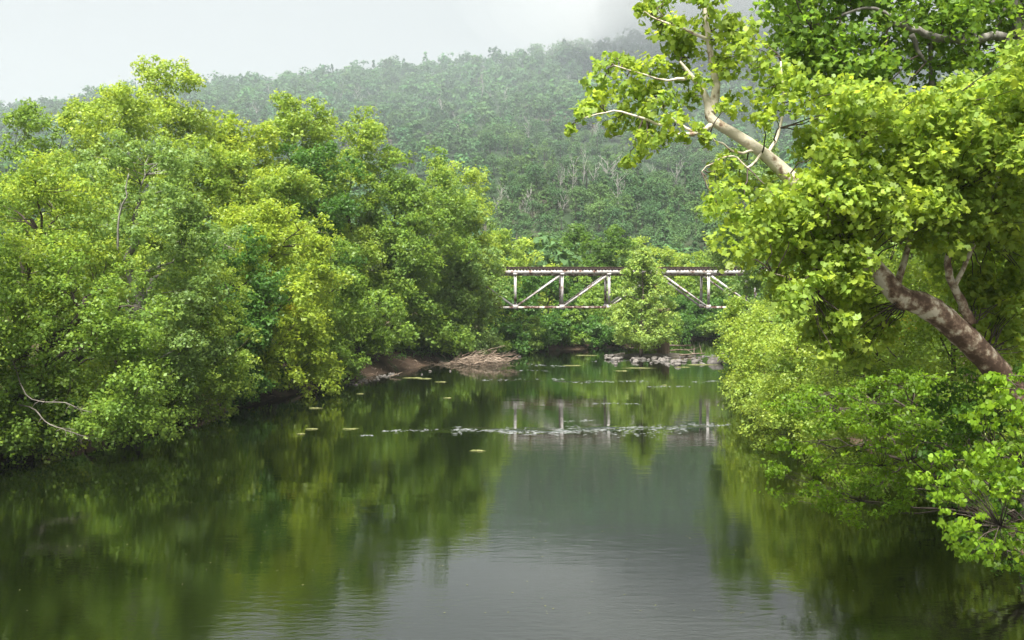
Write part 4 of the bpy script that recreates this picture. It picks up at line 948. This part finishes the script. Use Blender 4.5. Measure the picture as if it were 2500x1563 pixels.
# --- dead branches, lower left, and dead stub beside the yellowest tree
def dead_branch(L_, name, label, mat='bark_dead', nt=10, reach=0.8):
    p_, r_ = px_path(L_); p_, r_ = smooth_path(p_, r_ * 0.5, 3); p_[1:] += np.cumsum(rng.normal(size=(len(p_) - 1, 3)) * 0.02, 0); a = Acc(); a.tube(p_, r_, 6, bump=0.05)
    for _ in range(nt):
        k = int(rng.integers(len(p_) // 3, len(p_))); d = unit(rng.normal(size=(1, 3)))[0] * np.array([1, 0.6, 0.7]); d += unit((p_[-1] - p_[0])[None])[0] * 0.6
        a.tube(bez(p_[k], p_[k] + d * rng.uniform(0.3, 1) * reach, 0.05, 5, 0.03), np.linspace(r_[k] * 0.6, 0.006, 5), 4)
    b = p_[0]; o = a.build(name, M[mat], None, origin=b, smooth=True, loc=tuple(b)); tag(o, label, 'branch', None); return o
dead_branch([(30, 880, 48, 3), (60, 965, 46, 3), (110, 985, 45.5, 2.6), (160, 985, 45, 2.2), (190, 1000, 45, 1.6), (222, 1010, 45, 1)], 'dead_branch', 'bare grey dead branch, upper of two over the dark left water', nt=14)
dead_branch([(40, 985, 48, 3.4), (85, 1000, 46.5, 3.2), (110, 1030, 46, 2.8), (150, 1048, 45.6, 2.4), (190, 1058, 45.3, 1.8), (215, 1064, 45, 1)], 'dead_branch', 'bare grey dead branch, lower of two drooping to the left water', nt=16)
dead_branch([(285, 960, 53, 5.5), (292, 930, 53, 5), (310, 900, 52.8, 4.4), (340, 870, 52.6, 3.6), (370, 848, 52.5, 2.4)], 'bowed_limb', 'pale bowed bare limb curving up above the left waterline', 'bark_pale', nt=3)
dead_branch([(278, 985, 54, 9), (282, 900, 54, 8), (288, 800, 54.2, 7), (292, 700, 54.5, 6)], 'dark_trunk', 'dark upright dead trunk behind the pale bowed limb', 'bark', nt=4)
dead_branch([(536, 720, 71, 6), (540, 660, 71, 5.5), (548, 610, 71, 5), (552, 600, 70.5, 4), (572, 612, 69.5, 3)], 'dead_stub', 'brown snag with a broken pale stub left of the yellowest tree', nt=6, reach=1.5)
dead_branch([(290, 620, 55.5, 5), (290, 560, 55.5, 5), (296, 510, 55.5, 4.5), (312, 480, 55.4, 4), (310, 455, 55.4, 3), (318, 420, 55.4, 2)], 'pale_snag', 'pale grey crooked snag showing through the grey-green tree', 'bark_pale', nt=4, reach=1.0)

# ------------------------------------------------------------------ understory leaves hiding the bank soil
reseed('understory leaves')
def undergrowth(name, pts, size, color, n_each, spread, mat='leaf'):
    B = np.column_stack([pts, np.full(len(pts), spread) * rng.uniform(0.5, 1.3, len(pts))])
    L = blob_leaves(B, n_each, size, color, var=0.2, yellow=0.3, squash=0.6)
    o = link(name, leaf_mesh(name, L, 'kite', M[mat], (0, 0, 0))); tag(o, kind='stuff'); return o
pts = []
for Y in np.arange(30, 135, 0.55):
    for k in range(2):
        y = Y + rng.uniform(-.4, .4); x = lx(y) - rng.uniform(1.0, 9); 
        if 90 < y < 116 and x > lx(y) - 1.0: continue
        pts.append((x, y, float(height([[x, y]])[0]) + 0.35))
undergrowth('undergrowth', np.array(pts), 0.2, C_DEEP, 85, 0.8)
pts = []
for Y in np.arange(26, 150, 0.7):
    y = Y + rng.uniform(-.4, .4); x = rx(y) + rng.uniform(0.6, 7); pts.append((x, y, float(height([[x, y]])[0]) + 0.35))
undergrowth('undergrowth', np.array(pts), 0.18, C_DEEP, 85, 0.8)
pts = []
for s in np.linspace(0, 1, 60):
    k = rng.integers(7, 13); a_, b_ = LB[k], LB[k + 1]; t = rng.random(); q = a_ * (1 - t) + b_ * t; nrm = np.array([-(b_ - a_)[1], (b_ - a_)[0]]); nrm /= np.linalg.norm(nrm)
    q = q + nrm * rng.uniform(1.5, 6); pts.append((q[0], q[1], float(height([q])[0]) + 0.3))
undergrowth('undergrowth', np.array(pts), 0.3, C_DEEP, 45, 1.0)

ra = Acc()
for k in range(170):
    y = rng.uniform(44, 132); x = lx(y) - rng.uniform(-0.3, 1.4); z = float(height([[x, y]])[0]); ln = rng.uniform(0.4, 1.8)
    d = np.array([rng.uniform(-0.3, 1.0), rng.normal() * 0.8, -rng.uniform(0.0, 0.7)]); p0 = np.array([x, y, z + 0.1])
    ra.tube(bez(p0, p0 + d * ln, 0.15, 5, 0.05), np.linspace(rng.uniform(0.02, 0.06), 0.01, 5), 4)
tag(ra.build('exposed_roots', M['drift'], smooth=True), kind='stuff')

# ------------------------------------------------------------------ wooded hillside
reseed('wooded hillside')
su = np.array([-400, 0, 60, 110, 300, 400, 470, 500, 700, 830, 920, 1000, 1060, 1150, 1200, 1240, 1260, 1500, 1720, 1760, 2000, 2500, 3000])
sv = np.array([480, 470, 420, 350, 330, 290, 320, 390, 400, 420, 480, 520, 540, 560, 640, 680, 720, 720, 720, 680, 680, 680, 680])
pts = []
sp = 7.8
for y in np.arange(150, RIDGE_Y + 40, sp):
    hw = 0.62 * y + 40
    for x in np.arange(-hw, hw, sp):
        pts.append((x + rng.uniform(-3, 3), y + rng.uniform(-3, 3)))
pts = np.array(pts); pz = height(pts); pu, pv, pf = project(np.column_stack([pts, pz + 9]))
ok = (river(pts) < -16) & (pu > -250) & (pu < 2700) & ((pu < 2000) | (pf < 420)) & (pv < np.interp(pu, su, sv) + np.where(pu < 1250, 130, 60))
# thin patches of shaly slope
bare = (np.exp(-((pu - 1300) / 60) ** 2 - ((pv - 350) / 28) ** 2) + np.exp(-((pu - 1470) / 55) ** 2 - ((pv - 355) / 50) ** 2) + 0.7 * np.exp(-((pu - 1060) / 40) ** 2 - ((pv - 370) / 20) ** 2))
ok &= rng.random(len(pts)) > bare * 0.5
pts, pz, pu, pv, pf = pts[ok], pz[ok], pu[ok], pv[ok], pf[ok]
hs_ = rng.uniform(0.6, 1.3, len(pts)) * np.where(rng.random(len(pts)) < 0.15, 1.35, 1) * (1 + 0.2 * wob(pts[:, 0], pts[:, 1], 23))
patch_ = wob(pts[:, 0] + 50, pts[:, 1], 37)
def hill_proto(seed, nq, leaf, cone=False):
    """leaf quads of a unit tree about 11 m tall"""
    r = np.random.default_rng(seed); k = 22
    if cone:
        t = r.uniform(0, 1, k); th = r.uniform(0, 6.28, k); rad = 2.6 * (1 - t) ** 0.8; C = np.column_stack([rad * np.cos(th), rad * np.sin(th), 1.5 + 10 * t]); R = 1.3 * (1.1 - 0.75 * t)
    else:
        d = unit(r.normal(size=(k, 3))); C = d * np.array([3.6, 3.6, 3.4]) * r.uniform(0.5, 1, (k, 1)) + np.array([0, 0, 6.6]); R = r.uniform(1.1, 2.2, k)
    I = r.integers(0, k, nq); dd = unit(r.normal(size=(nq, 3)) + np.array([0, 0, 0.25])); P = C[I] + dd * (R[I] * r.uniform(0.55, 1.05, nq))[:, None]
    Nn = unit(dd * 0.9 + UP * 0.5 + r.normal(size=(nq, 3)) * 0.25); T = unit(np.cross(Nn, r.normal(size=(nq, 3)))); S = leaf * r.uniform(0.7, 1.3, nq)
    cv = (1 + 0.12 * r.normal(size=k)[I] + 0.06 * r.normal(size=nq)).clip(0.5, 1.6)
    return P, Nn, T, S, cv
HC = np.array((0.072, 0.145, 0.052))
# nearest visible ones are trees of their own
order = np.argsort(pf); vis = [q for q in order if 1180 < pu[q] < 1760 and pv[q] < 640][:300]; visset = set(vis)
protos = [hill_proto(s, 900, 0.62, cone=(s % 7 == 6)) for s in range(7)]
pme, tme = [], []
for P, Nn, T, S, cv in protos:
    V, F, k = leaf_verts(P, Nn, T, S, 'kite'); pme.append(mesh('crown', V, F, M['leaf_hill'], colors=np.repeat(HC[None] * cv[:, None], k, 0)))
    a = Acc(); a.tube(np.array([(0, 0, -1), (0.1, 0, 3), (0, 0.1, 6), (0.1, 0, 9)]), [0.25, 0.2, 0.14, 0.05], 5); V = np.vstack(a.V); tme.append(mesh('trunk', V, [np.vstack(a.F), np.vstack(a.T)], M['bark'], smooth=True))
GH = 'trees on the lower hillside'
for q in vis:
    e = empty('hillside_tree', (pts[q, 0], pts[q, 1], pz[q])); s = hs_[q]; e.scale = (s, s, s * rng.uniform(0.9, 1.15)); e.rotation_euler = (0, 0, rng.uniform(0, 6.28))
    tag(e, 'hazy green tree on the lower wooded hillside above the bridge', 'tree', GH)
    k = int(rng.integers(7)) if rng.random() < 0.85 else 6
    link('trunk', tme[k], e); link('crown', pme[k], e)
# the rest read as one wood
far = [hill_proto(100 + s, 172, 1.3, cone=(s % 8 == 7)) for s in range(16)]
near_ = [hill_proto(200 + s, 420, 0.82) for s in range(16)]
Vs, Fs, Cs, nv = [], [], [], 0
for q in range(len(pts)):
    if q in visset: continue
    P, Nn, T, S, cv = (near_ if pf[q] < 330 else far)[int(rng.integers(16))]
    s = hs_[q]; a = rng.uniform(0, 6.28); ca, sa = math.cos(a), math.sin(a); Rm = np.array([[ca, -sa, 0], [sa, ca, 0], [0, 0, 1]])
    V, F, k = leaf_verts(P @ Rm.T * s + np.array([pts[q, 0], pts[q, 1], pz[q]]), Nn @ Rm.T, T @ Rm.T, S * s, 'tri')
    tone = (1 + 0.2 * rng.normal() + 0.18 * patch_[q]) * np.array([1 + 0.08 * rng.normal(), 1, 1 + 0.1 * rng.normal()]); tone = tone.clip(0.5, 1.7)
    Vs.append(V); Fs.append(F + nv); nv += len(V); Cs.append(np.repeat((HC * tone)[None] * cv[:, None], k, 0))
forest = link('hillside_forest', mesh('hillside_forest', np.vstack(Vs), np.vstack(Fs), M['leaf_hill'], colors=np.vstack(Cs))); tag(forest, kind='stuff')

# bare dead trees on the slope
def hill_hit(u, v):
    d = ray(u, v)
    for t in np.arange(250, 900, 3.0):
        p = np.array([0, 0, CAM_H]) + d * t
        if p[2] < height([p[:2]])[0]: return p
    return None
def snag_mesh(seed):
    r = np.random.default_rng(seed); a = Acc(); H = 14
    P = np.array([(0, 0, -1), (0.1, 0, 3), (0.3 * r.normal(), 0.2, 6), (0.5 * r.normal(), 0.2, 9), (0.8 * r.normal(), 0.3, 13)]); a.tube(P, [0.2, 0.17, 0.13, 0.09, 0.03], 5)
    for k in range(int(r.integers(5, 14))):
        z = r.uniform(4, 12); b = np.array([0.1, 0, z]); th = r.uniform(0, 6.28); l = r.uniform(2, 4.5); q = b + np.array([math.cos(th) * l * 0.7, math.sin(th) * l * 0.7, l * 0.85])
        Q = bez(b, q, -0.3, 5, 0.15); a.tube(Q, np.linspace(0.09, 0.025, 5), 4)
        for _ in range(2):
            q2 = Q[3] + r.normal(size=3) * 0.9 + np.array([0, 0, 0.9]); a.tube(bez(Q[2], q2, 0, 4, 0.08), np.linspace(0.05, 0.02, 4), 3)
    return mesh('dead_tree', np.vstack(a.V), [np.vstack(a.F), np.vstack(a.T)], M['bark_hill'], smooth=True)
SM = [snag_mesh(s) for s in range(14)]
upper = [(579, 285), (622, 240), (660, 262), (691, 270), (632, 312), (822, 258), (875, 285), (907, 262), (974, 262), (918, 315), (1042, 268), (1131, 345), (1116, 330), (1172, 265), (1195, 270), (1239, 285), (1120, 345), (1383, 228), (1291, 360), (1457, 375), (1410, 235), (1080, 300), (760, 235)]
lower = [(1380, 495), (1395, 490), (1365, 500), (1446, 495), (1476, 490), (1490, 485), (1528, 500), (1209, 548), (1222, 540), (1246, 555), (1272, 560), (1287, 560), (1300, 550), (1368, 540), (1509, 520), (1561, 560), (1646, 485), (1590, 470), (1330, 470), (1420, 470), (1150, 520)]
for lst, lb, gp, sc in ((upper, 'bare pale dead tree standing on the upper wooded slope', 'dead trees on the upper slope', 1.05), (lower, 'bare pale dead tree standing low on the hillside above the bridge', 'dead trees low on the hillside', 1.15)):
    for (u, v) in lst:
        p = hill_hit(u, v)
        if p is None: continue
        o = link('dead_tree', SM[int(rng.integers(14))], None, (p[0], p[1], p[2] - rng.uniform(0, 2.5))); s = sc * rng.uniform(0.75, 1.3); o.scale = (s * rng.uniform(0.6, 1.0), s * rng.uniform(0.6, 1), s); o.rotation_euler = (0.08 * rng.normal(), 0.08 * rng.normal(), rng.uniform(0, 6.28))
        tag(o, lb, 'dead tree', gp)

# ------------------------------------------------------------------ haze and the low cloud on the ridge
reseed('haze and the low cloud')
def volume_material(name, density, color, aniso=0.0):
    m, t, N, L = new_mat(name); p = N.new('ShaderNodeVolumePrincipled'); p.inputs['Density'].default_value = density; p.inputs['Color'].default_value = (*color, 1)
    p.inputs['Anisotropy'].default_value = aniso; o = N.new('ShaderNodeOutputMaterial'); L.new(p.outputs[0], o.inputs['Volume']); return m
hz = Acc(); hz.box((-3200, -130, -3), (3200, 3100, 330)); o = hz.build('haze', volume_material('valley_haze', 0.00013, (0.86, 0.94, 1.0), 0.1)); tag(o, 'thin grey haze filling the valley', 'haze', None, 'stuff')
def ellipsoid(c, r, n=24):
    th, ph = np.meshgrid(np.linspace(0, 2 * math.pi, n, endpoint=False), np.linspace(0.02, math.pi - 0.02, n // 2)); V = np.stack([np.sin(ph) * np.cos(th), np.sin(ph) * np.sin(th), np.cos(ph)], -1).reshape(-1, 3) * np.array(r) + np.array(c)
    m_ = n // 2; i = np.arange(m_ - 1)[:, None] * n; j = np.arange(n)[None]; k = (j + 1) % n
    F = np.stack([i + j, i + n + j, i + n + k, i + k], -1).reshape(-1, 4); return V, F
cloud_mat = volume_material('low_cloud', 0.0014, (0.60, 0.605, 0.61)); slope_mat = volume_material('thin_hillside_mist', 0.0006, (0.82, 0.91, 1.0))
banks = [(1150, 165, 620, (780, 270, 144), slope_mat)]
for (u, v, r) in [(1730, 5, (175, 130, 52)), (2050, 10, (200, 140, 66))]:
    for f in (1.0, 0.88, 0.75, 0.6, 0.45): banks.append((u, v, 690 - 8 * f, tuple(f * q for q in r), cloud_mat))      # thicker towards its heart
for (u, v, Y, r, mat) in banks:
    c = at(u, v, Y); V, F = ellipsoid(c, r); nv = len(V)
    caps = [np.array([list(range(0, 24))]), np.array([list(range(nv - 1, nv - 25, -1))])]
    me = mesh('mist', V - c, [F] + caps, mat, smooth=True); o = link('mist', me, None, tuple(c)); tag(o, 'low cloud and mist hanging on the wooded ridge', 'mist', 'mist on the ridge', 'stuff')
